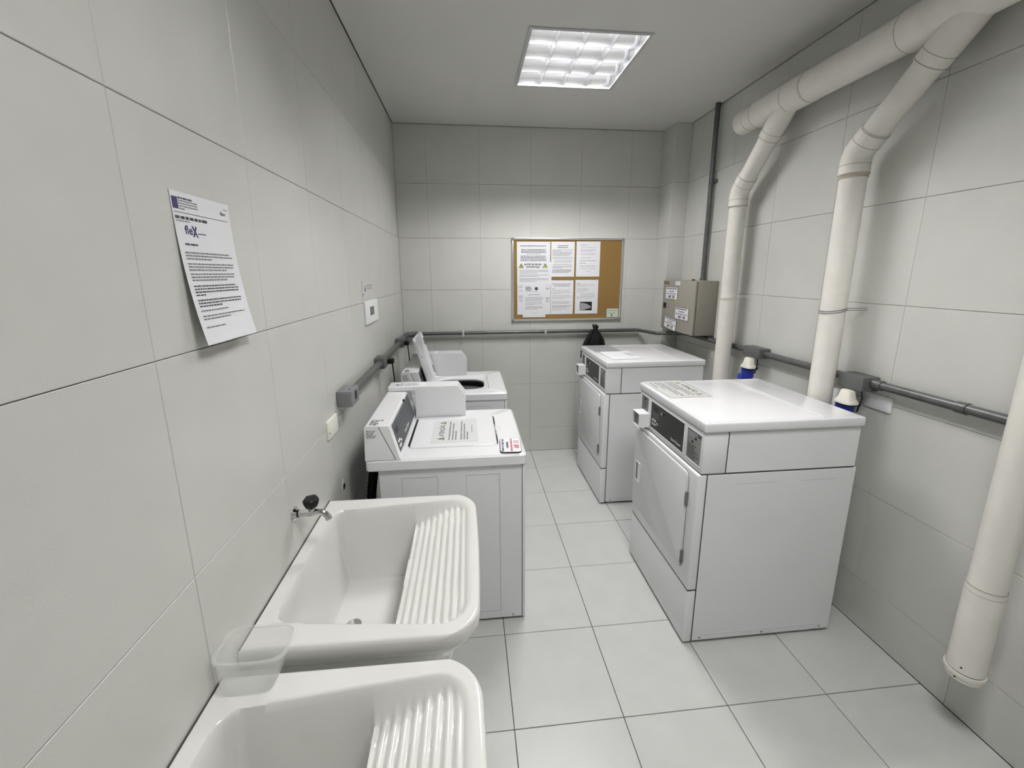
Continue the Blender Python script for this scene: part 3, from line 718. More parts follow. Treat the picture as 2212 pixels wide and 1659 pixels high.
    for z in (.745, .44):
        bm = B(); rbox(bm, X(1.586), X(1.602), y0+.074, y0+.083, z-.035, z+.035, .002, 1); link('hinge', bm, M_COINP, dr_)
    # control face
    fx_ = X(1.612)
    def fplate(nm, ya, yb, za, zb, mt, th=.0012, fr=True, par=hs):
        if fr:
            bm = B(); e = .005
            for (p, q_, r2, s2) in ((ya+e, yb-e, zb, zb+e), (ya+e, yb-e, za-e, za), (ya, ya+e, za-e, zb+e), (yb-e, yb, za-e, zb+e)): 
                rbox(bm, fx_-.003, fx_+.001, min(p, q_), max(p, q_), r2, s2, .001, 1)
            link('bezel', bm, M_PLAS, par)
        bm = B(); plate(bm, (fx_, (ya+yb)/2, (za+zb)/2), n_r, n_u, rrect(abs(ya-yb), abs(zb-za), .003, 2), th); return link(nm, bm, mt, par, 0)
    def fr(ya, yb, za, zb):
        bm = B(); e = .004
        rbox(bm, fx_-.0028, fx_+.001, ya-e, yb+e, zb, zb+e, .001, 1); rbox(bm, fx_-.0028, fx_+.001, ya-e, yb+e, za-e, za, .001, 1)
        rbox(bm, fx_-.0028, fx_+.001, ya-e, ya, za, zb, .001, 1); rbox(bm, fx_-.0028, fx_+.001, yb, yb+e, za, zb, .001, 1); link('bezel', bm, M_PLAS, hs)
    a, b = y0+.578-.400, y0+.542                   # main dark panel
    fr(a, b, .928, 1.075); mp = fplate('control_panel', a, b, .928, 1.075, M_PANEL, fr=False)
    tl = (fx_-.0012, b, 1.075)
    its = [('b', .006, .008, .110, .0014, 'g', 'panel_border'), ('b', .006, .136, .110, .0014, 'g', 'panel_border'), ('b', .006, .008, .0014, .128, 'g', 'panel_border'), ('b', .115, .008, .0014, .128, 'g', 'panel_border'),
           ('b', .032, .020, .048, .022, 'n', 'display')]
    its += [Lr(.02, .10, .052+i*.012, .003, .9, 'd') for i in range(3)]+[('t', 'Speed Queen', .240, .114, .100, .018, .02, 'w', 'logo_lettering')]
    page(hs, tl, n_r, n_u, its, lift=.0005)
    for (u, v) in ((.030, .098), (.056, .098), (.030, .120), (.056, .120), (.082, .109)):
        bm = B(); plate(bm, (fx_-.0012, b-u, 1.075-v), n_r, n_u, rrect(.020, .015, .006, 4), .003, .001); link('button', bm, M_GREY if u > .08 else mat('button_grey', (.45, .45, .44), .4), hs)
    bm = B(); cyl(bm, (fx_-.001, b-.150, 1.050), (fx_-.014, b-.150, 1.050), .009, n=18); link('key_lock', bm, M_CHROME, hs)
    a, b = y0+.027, y0+.147
    fr(a, b, .928, 1.073); fplate('instruction_label', a, b, .928, 1.073, M_LABEL, fr=False)
    its = [('b', .012, .012, .05, .022, 'f', 'label_printing'), ('b', .088, .010, .026, .008, 'k', 'label_printing'), ('b', .066, .026, .014, .012, 'n', 'label_printing'), ('b', .040, .048, .013, .012, 'n', 'label_printing')]
    its += [Lr(.01, .11, .068+i*.009, 0.0045, random.uniform(.6, 1), 'k', 'label_printing') for i in range(8)]
    page(hs, (fx_-.0012, b, 1.073), n_r, n_u, its, lift=.0005)
    a, b = y0+.580, y0+.672
    fr(a, b, .985, 1.078); fplate('coin_slot_panel', a, b, .985, 1.078, M_COINP, fr=False)
    bm = B(); box(bm, fx_-.0022, fx_-.0008, a+.045, a+.05, 1.005, 1.050); cyl(bm, (fx_-.001, a+.045, 1.062), (fx_-.0035, a+.045, 1.062), .007, n=12); link('coin_slot', bm, M_BLACK, hs)
    # projecting coin return cup
    ya, yb, za, zb, xa = y0+.562, y0+.655, .912, .994, X(1.550)
    bm = B(); th = .005
    rbox(bm, xa, fx_+.001, ya, ya+th, za, zb, .0015, 1); rbox(bm, xa, fx_+.001, yb-th, yb, za, zb, .0015, 1); rbox(bm, xa, fx_+.001, ya+.001, yb-.001, zb-th, zb, .0015, 1); rbox(bm, xa, fx_+.001, ya+.001, yb-.001, za, za+th, .0015, 1)
    link('coin_cup', bm, M_PLAS, t)
    bm = B(); plate(bm, (xa+.012, (ya+yb)/2, (za+zb)/2), n_r, n_u, rect(-.042, -.036, .042, .036), .001); link('cup_well', bm, M_COINP, t, 0)
    return t
dryer(0, 0, 'nearer white tumble dryer with laminated notice on its top')
dryer(1.275, -.014, 'farther white tumble dryer near the back wall, below the cork board')

def top_notice(org, w_, h_, sheet_mat, label, name='warning_notice', ink='g', head='ATENÇÃO', full=True, th=.0005):
    t = thing(name, label, 'notice', org); r_, u_ = (0, -1, 0), (1, 0, 0)
    bm = B(); sheet(bm, org, r_, u_, w_, h_, t=th, corner=.004); link('laminated_sheet' if sheet_mat in (M_LAM, M_LAMG) else 'paper_sheet', bm, sheet_mat, t, 0)
    its = []
    if full:
        its = [T(head, .085, .026, w_-.17, .036, 'g' if ink == 'f' else 'k', .02)]+[('b', .004, .004, w_-.008, .003, 'g', 'printed_border'), ('b', .004, h_-.007, w_-.008, .002, 'f', 'printed_border')]
        for y, e in ((.080, 1), (.098, .95), (.116, .6), (.144, 1), (.162, .9), (.180, .5), (.208, .4)): its.append(Lr(.03, w_-.03, y, .009, e, 'g'))
        warn(t, org, r_, u_, [(.030, .026, .042), (w_-.072, .026, .042)], 'o')
    else:
        its = [Lr(.06, w_-.06, .012+i*.020, .008, random.uniform(.6, 1), 'g') for i in range(3)]
    page(t, org, r_, u_, its, lift=th+.0003)
ZD = 1.1422
top_notice((1.866, 2.116, ZD), .334, .236, M_LAM, 'laminated ATENÇÃO notice on the nearer dryer top')
top_notice((1.852, 3.385, ZD), .315, .225, M_LAMG, 'grey laminated notice at the far edge of the farther dryer top', ink='f')
top_notice((1.900, 3.075, ZD+.001), .312, .235, M_PAPER, 'white paper sheet on the farther dryer top, header towards the wall', name='paper_notice', full=False)

# ------------------------------------------------------------------ cork board and its papers
bx0, bx1, bz0, bz1 = 1.013, 2.070, 1.330, 2.090; by = D-.0005
t = thing('cork_board', 'brown cork notice board in an aluminium frame on the back wall', 'notice board', ((bx0+bx1)/2, D-.01, bz0))
bm = B(); box(bm, bx0+.012, bx1-.012, by-.012, by, bz0+.012, bz1-.012); link('cork_panel', bm, M_CORK, t, 0)
for a, b, c, d_ in ((bx0+.02, bx1-.02, bz1-.018, bz1), (bx0+.02, bx1-.02, bz0, bz0+.018), (bx0, bx0+.018, bz0+.02, bz1-.02), (bx1-.018, bx1, bz0+.02, bz1-.02)):
    bm = B(); rbox(bm, a, b, by-.020, by, c, d_, .004, 2); link('frame_rail', bm, M_ALU, t)
for a in (bx0-.002, bx1-.024):
    for c in (bz0-.002, bz1-.024):
        bm = B(); rbox(bm, a, a+.026, by-.023, by, c, c+.026, .006, 2); link('corner_cap', bm, M_GREY, t)
PB = by-.0135
def pin(name, x0, x1, z0, z1, label, items, layer=0, material=M_PAPER, warnspots=None):
    org = (x0, PB-layer*.0012, z1); t = thing(name, label, 'paper', (x0, PB, z0), 'papers on the cork board' )
    bm = B(); sheet(bm, org, (1, 0, 0), (0, 0, 1), x1-x0, z1-z0, t=.0006); link('paper_sheet', bm, material, t, 0)
    page(t, org, (1, 0, 0), (0, 0, 1), items, lift=.0009)
    if warnspots: warn(t, org, (1, 0, 0), (0, 0, 1), warnspots)
    return t
pin('printed_notice', 1.060, 1.372, 1.834, 2.057, 'landscape printed sheet at the top left of the cork board, partly overlapped',
    [Lr(.03, .28, .035, .006, 1, 'k')]+[Lr(.04, .27, y, .006, 1, 'k') for y in (.068, .081, .094)]+[Lr(.09, .22, .108, .004, 1, 'g')]+[Lr(.035, .275, y, .006, 1, 'k') for y in (.125, .139, .152, .165)]+[Lr(.13, .18, .178, .005, 1, 'k'), ('b', .311, .004, .003, .18, 'd', 'sheet_edge')])
pin('drying_notice', 1.062, 1.386, 1.667, 1.878, 'sheet headed ANTES DE SECAR CENTRIFUGAR with two yellow warning triangles',
    [T('ANTES DE SECAR', .064, .016, .164, .016, 'k', .045), T('CENTRIFUGAR', .080, .040, .132, .015, 'k', .045)]+[Lr(.022, .295, y, .004, e, 'g') for y, e in ((.075, 1), (.088, 1), (.101, .6), (.118, 1), (.131, .65), (.150, 1), (.162, 1), (.175, .6))], 1, warnspots=[(.014, .012, .048), (.238, .012, .048)])
pin('printed_notice', 1.064, 1.379, 1.391, 1.690, 'wide sheet at the bottom left of the cork board, behind the small portrait sheet',
    [Lr(.012, .05, y, .004, 1, 'g') for y in (.03, .045, .075, .12, .13, .14, .155, .17)]+[Lr(.27, .305, y, .005, 1, 'g') for y in (.02, .05, .06, .14, .15, .165, .18)])
pin('printed_notice', 1.115, 1.332, 1.364, 1.660, 'portrait sheet with round emblem hanging lowest on the cork board',
    [Lr(.026, .09, y, .006, e, 'k') for y, e in ((.010, .7), (.020, .9), (.030, .7), (.040, 1))]+[Lr(.03, .17, .055, .003, .8, 'f'), Lr(.05, .17, .082, .004, 1, 'g')]
    +[('p', [(.128+.016*math.cos(-2*math.pi*k/20), .028+.016*math.sin(-2*math.pi*k/20)) for k in range(20)], 'k', 'round_emblem')]
    +para(.024, .195, .105, 5, .008, .0035, .9, 'f')+para(.024, .195, .15, 4, .009, .0035, .5, 'f')+para(.024, .195, .192, 4, .008, .0035, .7, 'f')+[Lr(.09, .13, .255, .003, 1, 'f')], 2)
ob = bpy.data.objects.get('round_emblem')
pin('printed_notice', 1.380, 1.601, 1.741, 2.058, 'portrait sheet at the top of the board between the two other top sheets',
    [Lr(.06, .16, .034, .006, 1, 'k'), Lr(.06, .155, .050, .006, 1, 'k')]+para(.013, .205, .072, 2, .009, .004, .4)+para(.013, .205, .09, 5, .008, .0035, .8, 'g')+para(.013, .205, .135, 3, .008, .0035, 1, 'f')+para(.03, .205, .165, 3, .009, .0035, .9, 'f')+para(.02, .2, .20, 2, .009, .0035, 1, 'f')+para(.013, .205, .224, 2, .009, .0045, .5, 'g')+para(.013, .205, .250, 4, .009, .0045, .8, 'g'))
pin('printed_notice', 1.618, 1.845, 1.741, 2.061, 'faintly printed portrait sheet, rightmost of the top row on the board',
    [Lr(.035, .10, .030, .004, 1, 'g'), Lr(.04, .19, .052, .003, 1, 'f')]+para(.04, .195, .07, 3, .009, .003, .8, 'f')+para(.04, .195, .108, 2, .009, .003, .9, 'f')+[Lr(.035, .14, .145, .004, 1, 'f'), Lr(.035, .19, .172, .004, 1, 'g'), Lr(.035, .09, .195, .004, 1, 'g')]+para(.035, .19, .218, 2, .009, .003, 1, 'f')+[Lr(.035, .19, .246, .003, 1, 'f'), Lr(.09, .14, .27, .003, 1, 'f')])
pin('printed_notice', 1.382, 1.598, 1.391, 1.708, 'portrait sheet without photo in the bottom row of the board, right of the overlapped sheets',
    [Lr(.012, .195, .033, .005, 1, 'k'), Lr(.03, .18, .050, .005, 1, 'k'), Lr(.012, .04, .078, .004, 1, 'g')]+para(.012, .195, .09, 2, .011, .003, .9, 'f')+para(.012, .195, .113, 2, .010, .003, .5, 'f')+para(.012, .195, .14, 4, .010, .003, .6, 'f')+para(.012, .195, .195, 3, .010, .0035, .9, 'f')+para(.012, .195, .235, 3, .010, .0035, .8, 'g')+para(.012, .195, .268, 2, .009, .003, .5, 'f'))
t = pin('printed_notice', 1.617, 1.839, 1.392, 1.711, 'portrait sheet with a small dark photograph near its foot',
    [Lr(.014, .045, .033, .005, 1, 'k')]+para(.014, .20, .045, 2, .011, .003, .5, 'f')+para(.014, .13, .078, 4, .011, .003, .6, 'f')+para(.05, .20, .128, 3, .011, .003, .9, 'f')+para(.014, .20, .160, 2, .011, .003, .8, 'f')+[('b', .048, .205, .118, .083, 'n', 'photograph')])
page(t, (1.617, PB, 1.711), (1, 0, 0), (0, 0, 1), [('p', [(.050, .285), (.090, .283), (.158, .262), (.150, .243), (.105, .222), (.052, .212)], 'f', 'photographed_cloth'), ('p', [(.056, .275), (.10, .276), (.148, .258), (.120, .246), (.08, .232), (.056, .228)], 'w', 'photographed_fold')][:1], lift=.0013)
pin('green_note', 1.933, 2.046, 1.355, 1.437, 'small pale green note in the bottom right corner of the board',
    [Lr(.008, .10, .016, .005, 1, 'g'), Lr(.01, .085, .040, .005, 1, 'g'), ('b', .046, .052, .008, .010, 'k', 'down_arrow'), ('p', [(.050, .077), (.061, .058), (.039, .058)], 'k', 'down_arrow')], material=M_PAPERG)

# ------------------------------------------------------------------ letter on the left wall
t = thing('posted_letter', 'printed flex letter curling off the left wall above the sinks', 'paper', (0.02, .89, 1.62))
def wp(x, y): return 0.0008+0.030*max(0, y/.326)**2.2+.002*math.sin(x*30)*max(0, y/.326)
org = (0.0004, .778, 1.949); pw, ph = .217, .326
bm = B(); sheet(bm, org, (0, 1, 0), (0, 0, 1), pw, ph, wp, .0005); link('paper_sheet', bm, M_PAPER, t, 60)
its = [('b', .003, .012, .018, .024, 'b', 'blue_logo'), T('flex', .176, .021, .022, .009, 'k', .02, 'logo_lettering'), T('fle', .028, .068, .026, .019, 'b', .02, 'logo_lettering'), T('X', .052, .068, .020, .023, 'b', .06, 'logo_lettering'),
       ('b', .072, .082, .030, .0018, 'b', 'logo_lettering'), ('b', .004, .042, .200, .0012, 'k', 'rule_line')]
its += [Lr(.023, .075, .011, .0035, 1, 'k')]+para(.023, .09, .017, 4, .0055, .0022, .3)+[Lr(.005, .115, .050, .006, 1, 'k'), Lr(.005, .05, .059, .002, 1, 'g'), Lr(.02, .065, .106, .004, 1, 'k'), Lr(.19, .212, .014, .002, 1, 'g')]
for y0_, n, last in ((.124, 3, .5), (.148, 3, .8), (.170, 3, .75), (.196, 4, .18), (.227, 3, .5), (.250, 1, .6), (.262, 2, .6), (.287, 1, .4)):
    its += para(.014, .198, y0_, n, .0065, .0030, last, 'k' if y0_ in (.196, .227) else 'g')
page(t, org, (0, 1, 0), (0, 0, 1), its, warp=wp, lift=.0010)

# ------------------------------------------------------------------ small wall fittings, left
def wall_plate(name, label, x, y0_, y1_, z0, z1, face, th, cat, corner=.006):
    t = thing(name, label, cat, (x, (y0_+y1_)/2, z0)); s_ = 1 if face > 0 else -1
    bm = B(); plate(bm, (x+s_*.0004, (y0_+y1_)/2, (z0+z1)/2), (0, s_, 0), (0, 0, 1), rrect(y1_-y0_, z1-z0, corner, 4), th, min(.003, th/3)); link('cover_plate', bm, M_IVORY if cat == 'outlet' else M_PLAS, t, 40)
    return t
t = wall_plate('wall_outlet', 'ivory outlet plate on the left wall below the grey box', 0, 1.524, 1.658, 1.088, 1.170, 1, .009, 'outlet')
bm = B(); plate(bm, (.0092, 1.612, 1.130), (0, 1, 0), (0, 0, 1), rrect(.022, .034, .003, 3), .0025); link('socket', bm, M_PLAS, t, 0)
bm = B(); cyl(bm, (.009, 1.537, 1.118), (.0115, 1.537, 1.118), .004, n=10); link('screw', bm, M_GREY, t)
t = wall_plate('breaker_panel', 'small white breaker cover on the left wall under a paper sign', 0, 2.318, 2.650, 1.480, 1.618, 1, .012, 'breaker box')
bm = B(); plate(bm, (.0122, 2.475, 1.553), (0, 1, 0), (0, 0, 1), rrect(.105, .052, .004, 3), .0012); link('breaker_window', bm, mat('window_grey', (.13, .13, .125), .4), t, 0)
t = thing('wall_label', 'paper danger label above the small breaker cover', 'label', (0, 2.48, 1.625))
bm = B(); sheet(bm, (.0004, 2.310, 1.736), (0, 1, 0), (0, 0, 1), .345, .112, t=.0015, corner=.003); link('label_sheet', bm, mat('label_film', (.62, .62, .60), .5), t, 0)
page(t, (.0004, 2.310, 1.736), (0, 1, 0), (0, 0, 1), [('p', [(.045, .062), (.085, .062), (.065, .024)], 'g', 'printing'), Lr(.11, .26, .026, .008, 1, 'f'), Lr(.11, .24, .042, .008, 1, 'f')]+[('b', .012, .070, .012, .018, 'g', 'printing')], lift=.002)
t = thing('wall_outlet_hole', 'dark water outlet hole low on the wall behind the far sink', 'pipe outlet', (0, 1.676, .78))
bm = B(); cyl(bm, (.0004, 1.676, .81), (.003, 1.676, .81), .030, .026, n=20); link('escutcheon', bm, M_WTILE, t)
bm = B(); cyl(bm, (.003, 1.676, .80), (.0045, 1.676, .80), .014, n=16); link('outlet_bore', bm, M_BLACK, t)

# ------------------------------------------------------------------ conduits
CX, CZ, CR = .034, 1.216, .0185
def conduit(name, label, pts, r, coup=(), clips=()):
    segs = pts if isinstance(pts[0], list) else [pts]
    t = thing(name, label, 'conduit', segs[0][0])
    for sg in segs:
        bm = B(); tube(bm, sg, r, 18); link('tube', bm, M_COND, t, 50)
    for a, b in coup:
        bm = B(); cyl(bm, a, b, r+.004, n=20); link('coupling', bm, M_COND, t)
    for (x, y, z, ax, m_) in clips:
        bm = B()
        if ax == 'x': box(bm, x-.010, x+.010, y-.001, m_, z-r-.014, z+r+.003)
        elif ax == 'y': box(bm, min(x-.001, m_), max(x+.001, m_), y-.010, y+.010, z-r-.014, z+r+.003)
        else: box(bm, min(x, m_), max(x, m_), y-r-.012, y+r+.012, z-.009, z+.009)
        link('clip', bm, M_ALU if ax == 'x' else M_COND, t, 0)
    return t
conduit('conduit', 'grey steel conduit along the left wall from the end box to the corner', [[(CX, 1.8125, CZ), (CX, 2.4745, CZ)], [(CX, 2.5855, CZ), (CX, 3.2595, CZ)], [(CX, 3.3605, CZ), (CX, 3.559, CZ)]], CR+.003)
BCY, BCZ = D-.036, 1.228
conduit('conduit', 'grey steel conduit across the back wall below the cork board',
        [(.131, BCY, BCZ)]+[(2.18, BCY, BCZ)]+arc((2.18, BCY, BCZ), (2.25, BCY, BCZ), (2.30, COLY-.075, BCZ), .04)+arc((2.25, BCY, BCZ), (2.325, COLY-.035, BCZ), (W-.031, 3.36, 1.242), .03)+[(W-.031, 3.30, 1.250)], .0165,
        coup=[((.132, BCY, BCZ), (.16, BCY, BCZ))], clips=[(.55, BCY-.017, BCZ, 'x', D-.001), (1.33, BCY-.018, BCZ, 'x', D-.001)])
RX, RZ_ = W-.034, 1.256
conduit('conduit', 'grey steel conduit along the right wall behind the white downpipes', [[(RX, 3.299, 1.250), (RX, 2.6, 1.254), (RX, 2.4365, 1.255)], [(RX, 2.2745, 1.255), (RX, 1.6725, RZ_)], [(RX, 1.5345, RZ_), (RX, -.6, RZ_)]], .0195,
        coup=[((RX, 1.49, RZ_), (RX, 1.53, RZ_)), ((RX, 1.150, RZ_), (RX, 1.185, RZ_))])
# vertical conduit from the ceiling to the electrical box
t = thing('conduit', 'vertical grey conduit rising from the electrical box to the ceiling', 'conduit', (W-.030, 3.095, 1.712))
bm = B(); tube(bm, [(W-.036, 3.095, 1.7128), (W-.036, 3.095, H-.001)], .0185, 20); link('tube', bm, M_COND, t)
bm = B(); rbox(bm, W-.020, W-.0005, 3.065, 3.125, 2.455, 2.480, .003, 1); link('clip', bm, M_COND, t)
bm = B(); cyl(bm, (W-.036, 3.095, 1.713), (W-.036, 3.095, 1.728), .0235, n=20); link('collar', bm, M_JBOX, t)
# boxes
def jbox(label, x0, x1, y0_, y1_, z0, z1, material):
    t = thing('junction_box', label, 'junction box', ((x0+x1)/2, (y0_+y1_)/2, z0))
    bm = B(); rbox(bm, x0, x1, y0_, y1_, z0, z1, .006, 2); link('box_body', bm, material, t)
    return t
t = jbox('pale grey junction box ending the left wall conduit, with open knockout', .0006, .070, 1.690, 1.812, 1.180, 1.256, M_JBOXL)
bm = B(); cyl(bm, (.035, 1.6895, 1.218), (.035, 1.6905, 1.218), .026, n=28); link('knockout', bm, mat('knockout_grey', (.175, .18, .188), .5), t)
bm = B(); cyl(bm, (.0695, 1.755, 1.222), (.0708, 1.755, 1.222), .023, n=28); link('open_knockout', bm, M_BLACK, t)
for yy in (1.722, 1.786):
    bm = B(); cyl(bm, (.055, yy, 1.255), (.055, yy, 1.262), .005, n=10); link('screw', bm, M_GREY, t)
t = jbox('small grey junction box halfway along the left wall conduit', .0006, .066, 2.475, 2.585, 1.180, 1.252, M_JBOX)
t = jbox('small grey junction box in the far left corner', .0006, .066, 3.26, 3.36, 1.180, 1.252, M_JBOX)
t = thing('conduit_elbow', 'dark elbow fitting turning the conduit around the far left corner', 'conduit', (.05, 3.66, 1.2))
bm = B(); tube(bm, [(CX, 3.56, CZ)]+arc((CX, 3.56, CZ), (CX, BCY, (CZ+BCZ)/2), (.13, BCY, BCZ), .04)+[(.13, BCY, BCZ)], .024, 18); link('elbow_body', bm, M_JBOX, t, 60)
for (y_, z1_, lab) in ((2.60, .94, 'black plug and thin cord under the middle box on the left wall'), (3.33, .90, 'black plug and thin cord in the far left corner')):
    t = thing('power_cord', lab, 'cord', (.09, y_, z1_))
    bm = B(); rbox(bm, .0665, .105, y_-.035, y_+.01, 1.192, 1.226, .006, 2); link('plug', bm, M_BLACK, t)
    bm = B(); tube(bm, [(.092, y_-.012, 1.195), (.095, y_-.012, 1.16), (.100, y_-.010, 1.08), (.098, y_-.014, 1.00), (.100, y_-.012, z1_)], .0042, 8); link('cord', bm, M_BLACK, t)
PL = [(2.255, 2.445, 2.352, 'nearer the electrical box'), (1.512, 1.708, 1.600, 'nearest the camera side')]
t = jbox('grey junction box over the blue plug, between the two downpipes', W-.082, W-.0006, 2.275, 2.436, 1.225, 1.290, M_JBOX)
t = jbox('large grey junction box on the right wall near the blank white plate', W-.092, W-.0006, 1.535, 1.672, 1.216, 1.286, M_JBOX)
for (yc, xx, zz, lab) in ((2.352, W-.088, 1.2245, 'blue and white industrial plug hanging between the downpipes'), (1.600, W-.096, 1.2155, 'blue and white industrial plug behind the nearer dryer')):
    t = thing('industrial_plug', lab, 'plug', (xx, yc, zz-.16), 'blue plugs on the right wall')
    zt_ = zz-.004
    bm = B(); rr = []
    for (rx_, ry_, z_) in ((.018, .022, zt_), (.023, .027, zt_-.004), (.030, .034, zt_-.040), (.036, .044, zt_-.052), (.040, .050, zt_-.062), (.040, .050, zt_-.066)):
        rr.append([bm.verts.new((xx+x, yc+y, z_)) for x, y in sup(0, 0, rx_, ry_, 3, 28)])
    for a, b in zip(rr, rr[1:]): loop_faces(bm, a, b)
    bm.faces.new(rr[0]); bm.faces.new(rr[-1][::-1]); bmesh.ops.recalc_face_normals(bm, faces=bm.faces[:]); link('white_cap', bm, M_IVORY, t, 45)
    bm = B(); cyl(bm, (xx+.004, yc-.006, zt_-.0665), (xx+.004, yc-.006, zt_-.070), .050, n=28); link('cap_disc', bm, M_BLACK, t)
    bm = B(); cyl(bm, (xx, yc+.004, zt_-.0705), (xx, yc+.004, zt_-.130), .040, .037, n=28); cyl(bm, (xx, yc+.004, zt_-.130), (xx, yc+.004, zt_-.165), .037, .026, n=28)
    rbox(bm, xx-.05, xx-.03, yc-.012, yc+.035, zt_-.150, zt_-.110, .006, 2); cyl(bm, (xx, yc+.01, zt_-.160), (xx+.006, yc+.014, zt_-.172), .042, n=24); link('blue_body', bm, M_BLUEP, t)
    bm = B(); tube(bm, [(xx+.010, yc-.060, zz+.004), (xx+.014, yc-.064, zz-.03), (xx+.012, yc-.060, zz-.06), (xx+.008, yc-.055, zz-.10)], .0035, 8); link('cord', bm, M_BLACK, t)
wall_plate('blank_plate', 'blank white plate under the conduit right of the large junction box', W, 1.460, 1.592, 1.130, 1.204, -1, .008, 'wall plate')
wall_plate('blank_plate', 'white plate edge half hidden behind the near blue plug', W, 1.70, 1.80, 1.07, 1.170, -1, .008, 'wall plate')

# ------------------------------------------------------------------ electrical box
EX, EY0, EY1, EZ0, EZ1 = 2.357, 2.918, 3.468, 1.283, 1.711
t = thing('electrical_box', 'beige steel electrical cabinet with AP. signs, far right corner', 'electrical box', (2.45, 3.19, EZ0))
bm = B(); rbox(bm, EX+.020, W-.0006, EY0, EY1, EZ0, EZ1, .004, 2); link('cabinet', bm, M_BEIGE, t)
bm = B(); box(bm, EX+.0165, EX+.0205, EY0+.005, EY1-.005, EZ0+.005, EZ1-.005); link('door_seal', bm, M_BEIGES, t, 0)
bm = B(); rbox(bm, EX, EX+.017, EY0+.0015, EY1-.0015, EZ0+.001, EZ1-.001, .004, 2); dr_ = link('door', bm, M_BEIGE, t)
n_r, n_u = (0, -1, 0), (0, 0, 1)
bm = B(); plate(bm, (EX-.0002, 3.413, 1.490), n_r, n_u, rrect(.045, .046, .010, 4), .004, .001); link('latch', bm, M_BLACK, dr_)
bm = B(); plate(bm, (EX-.0002, 3.408, 1.687), n_r, n_u, rrect(.10, .027, .002, 2), .001); link('name_plate', bm, mat('brown_plate', (.16, .13, .09), .5), dr_, 0)
bm = B(); plate(bm, (EX-.0002, 3.206, 1.688), n_r, n_u, rrect(.078, .030, .002, 2), .001); wt = link('white_tag', bm, M_PAPER, dr_, 0)
page(dr_, (EX-.0014, 3.24, 1.700), n_r, n_u, [Lr(.006, .06, .006+.008*i, .004, 1, 'f') for i in range(2)], lift=.0003)
bm = B(); plate(bm, (EX-.0004, 3.212, 1.546), (Vector((0, -1, 0))+Vector((0, 0, .5))).normalized(), (Vector((0, 0, 1))+Vector((0, .5, 0))).normalized(), rrect(.045, .028, .002, 2), .0006); link('yellow_sticker', bm, mat('yellow_sticker', (.45, .48, .06), .6), dr_, 0)
bm = B(); cyl(bm, (2.405, 3.050, EZ1), (2.405, 3.050, EZ1+.012), .012, n=18); link('red_pilot_light', bm, mat('red_lens', (.16, .02, .015), .25), t)
EG = EX-.0012
ap_sign('32', (EG, 3.407, 1.653), n_r, n_u, .212, .104, 'AP. 32 sign, highest of the three on the electrical cabinet', .006)
ap_sign('18', (EG, 3.212, 1.492), n_r, n_u, .218, .100, 'AP. 18 sign at mid height, right side of the electrical cabinet', .006)
a_ = math.radians(-6)
ap_sign('27', (EG-.0016, 3.385, 1.402), (0, -math.cos(a_), math.sin(a_)), (0, math.sin(a_), math.cos(a_)), .212, .098, 'tilted AP. 27 sign, lowest of the three on the electrical cabinet', .003)

# ------------------------------------------------------------------ PVC pipes
MX, MZ, MR = 2.418, 2.730, .077
def pipe_ring(bm, p, d, r, w_=.004):
    p = Vector(p); d = Vector(d).normalized(); cyl(bm, p-d*w_/2, p+d*w_/2, r, n=32)
t = thing('drain_pipe', 'thick white horizontal drain pipe under the ceiling with two branches', 'pipe', (MX, 1.0, MZ-MR))
bm = B(); tube(bm, [(MX, 2.545, MZ), (MX, 2.44, MZ)], MR-.007, 40); link('end_stub', bm, M_PVC, t, 50)
bm = B(); tube(bm, [(MX, 2.630, MZ), (MX, 2.624, MZ), (MX, 2.540, MZ)], [MR-.020, MR-.004, MR-.004], 40); link('end_cap', bm, M_PVC, t, 50)
bm = B(); tube(bm, [(MX, 2.460, MZ), (MX, 2.06, MZ)], MR+.004, 40); link('branch_fitting', bm, M_PVC, t, 50)
bm = B(); tube(bm, [(MX, 2.10, MZ), (MX, 1.50, MZ)], MR, 40); link('pipe_run', bm, M_PVC, t, 50)
bm = B(); tube(bm, [(MX, 1.56, MZ), (MX, .92, MZ)], MR+.006, 40); link('branch_fitting', bm, M_PVC, t, 50)
bm = B(); tube(bm, [(MX, 1.0, MZ), (MX, .62, MZ)], MR, 40); link('pipe_run', bm, M_PVC, t, 50)
bm = B(); tube(bm, [(MX, .66, MZ), (MX, .10, MZ)], MR+.006, 40); link('branch_fitting', bm, M_PVC, t, 50)
bm = B(); tube(bm, [(MX, .14, MZ), (MX, YB+.001, MZ)], MR, 40); link('pipe_run', bm, M_PVC, t, 50)
for y_, r_ in ((2.455, MR+.0045), (2.20, MR+.0046), (2.065, MR+.0045), (1.555, MR+.0065)):
    bm = B(); pipe_ring(bm, (MX, y_, MZ), (0, 1, 0), r_, .003); link('joint_ring', bm, M_PVCD, t, 50)
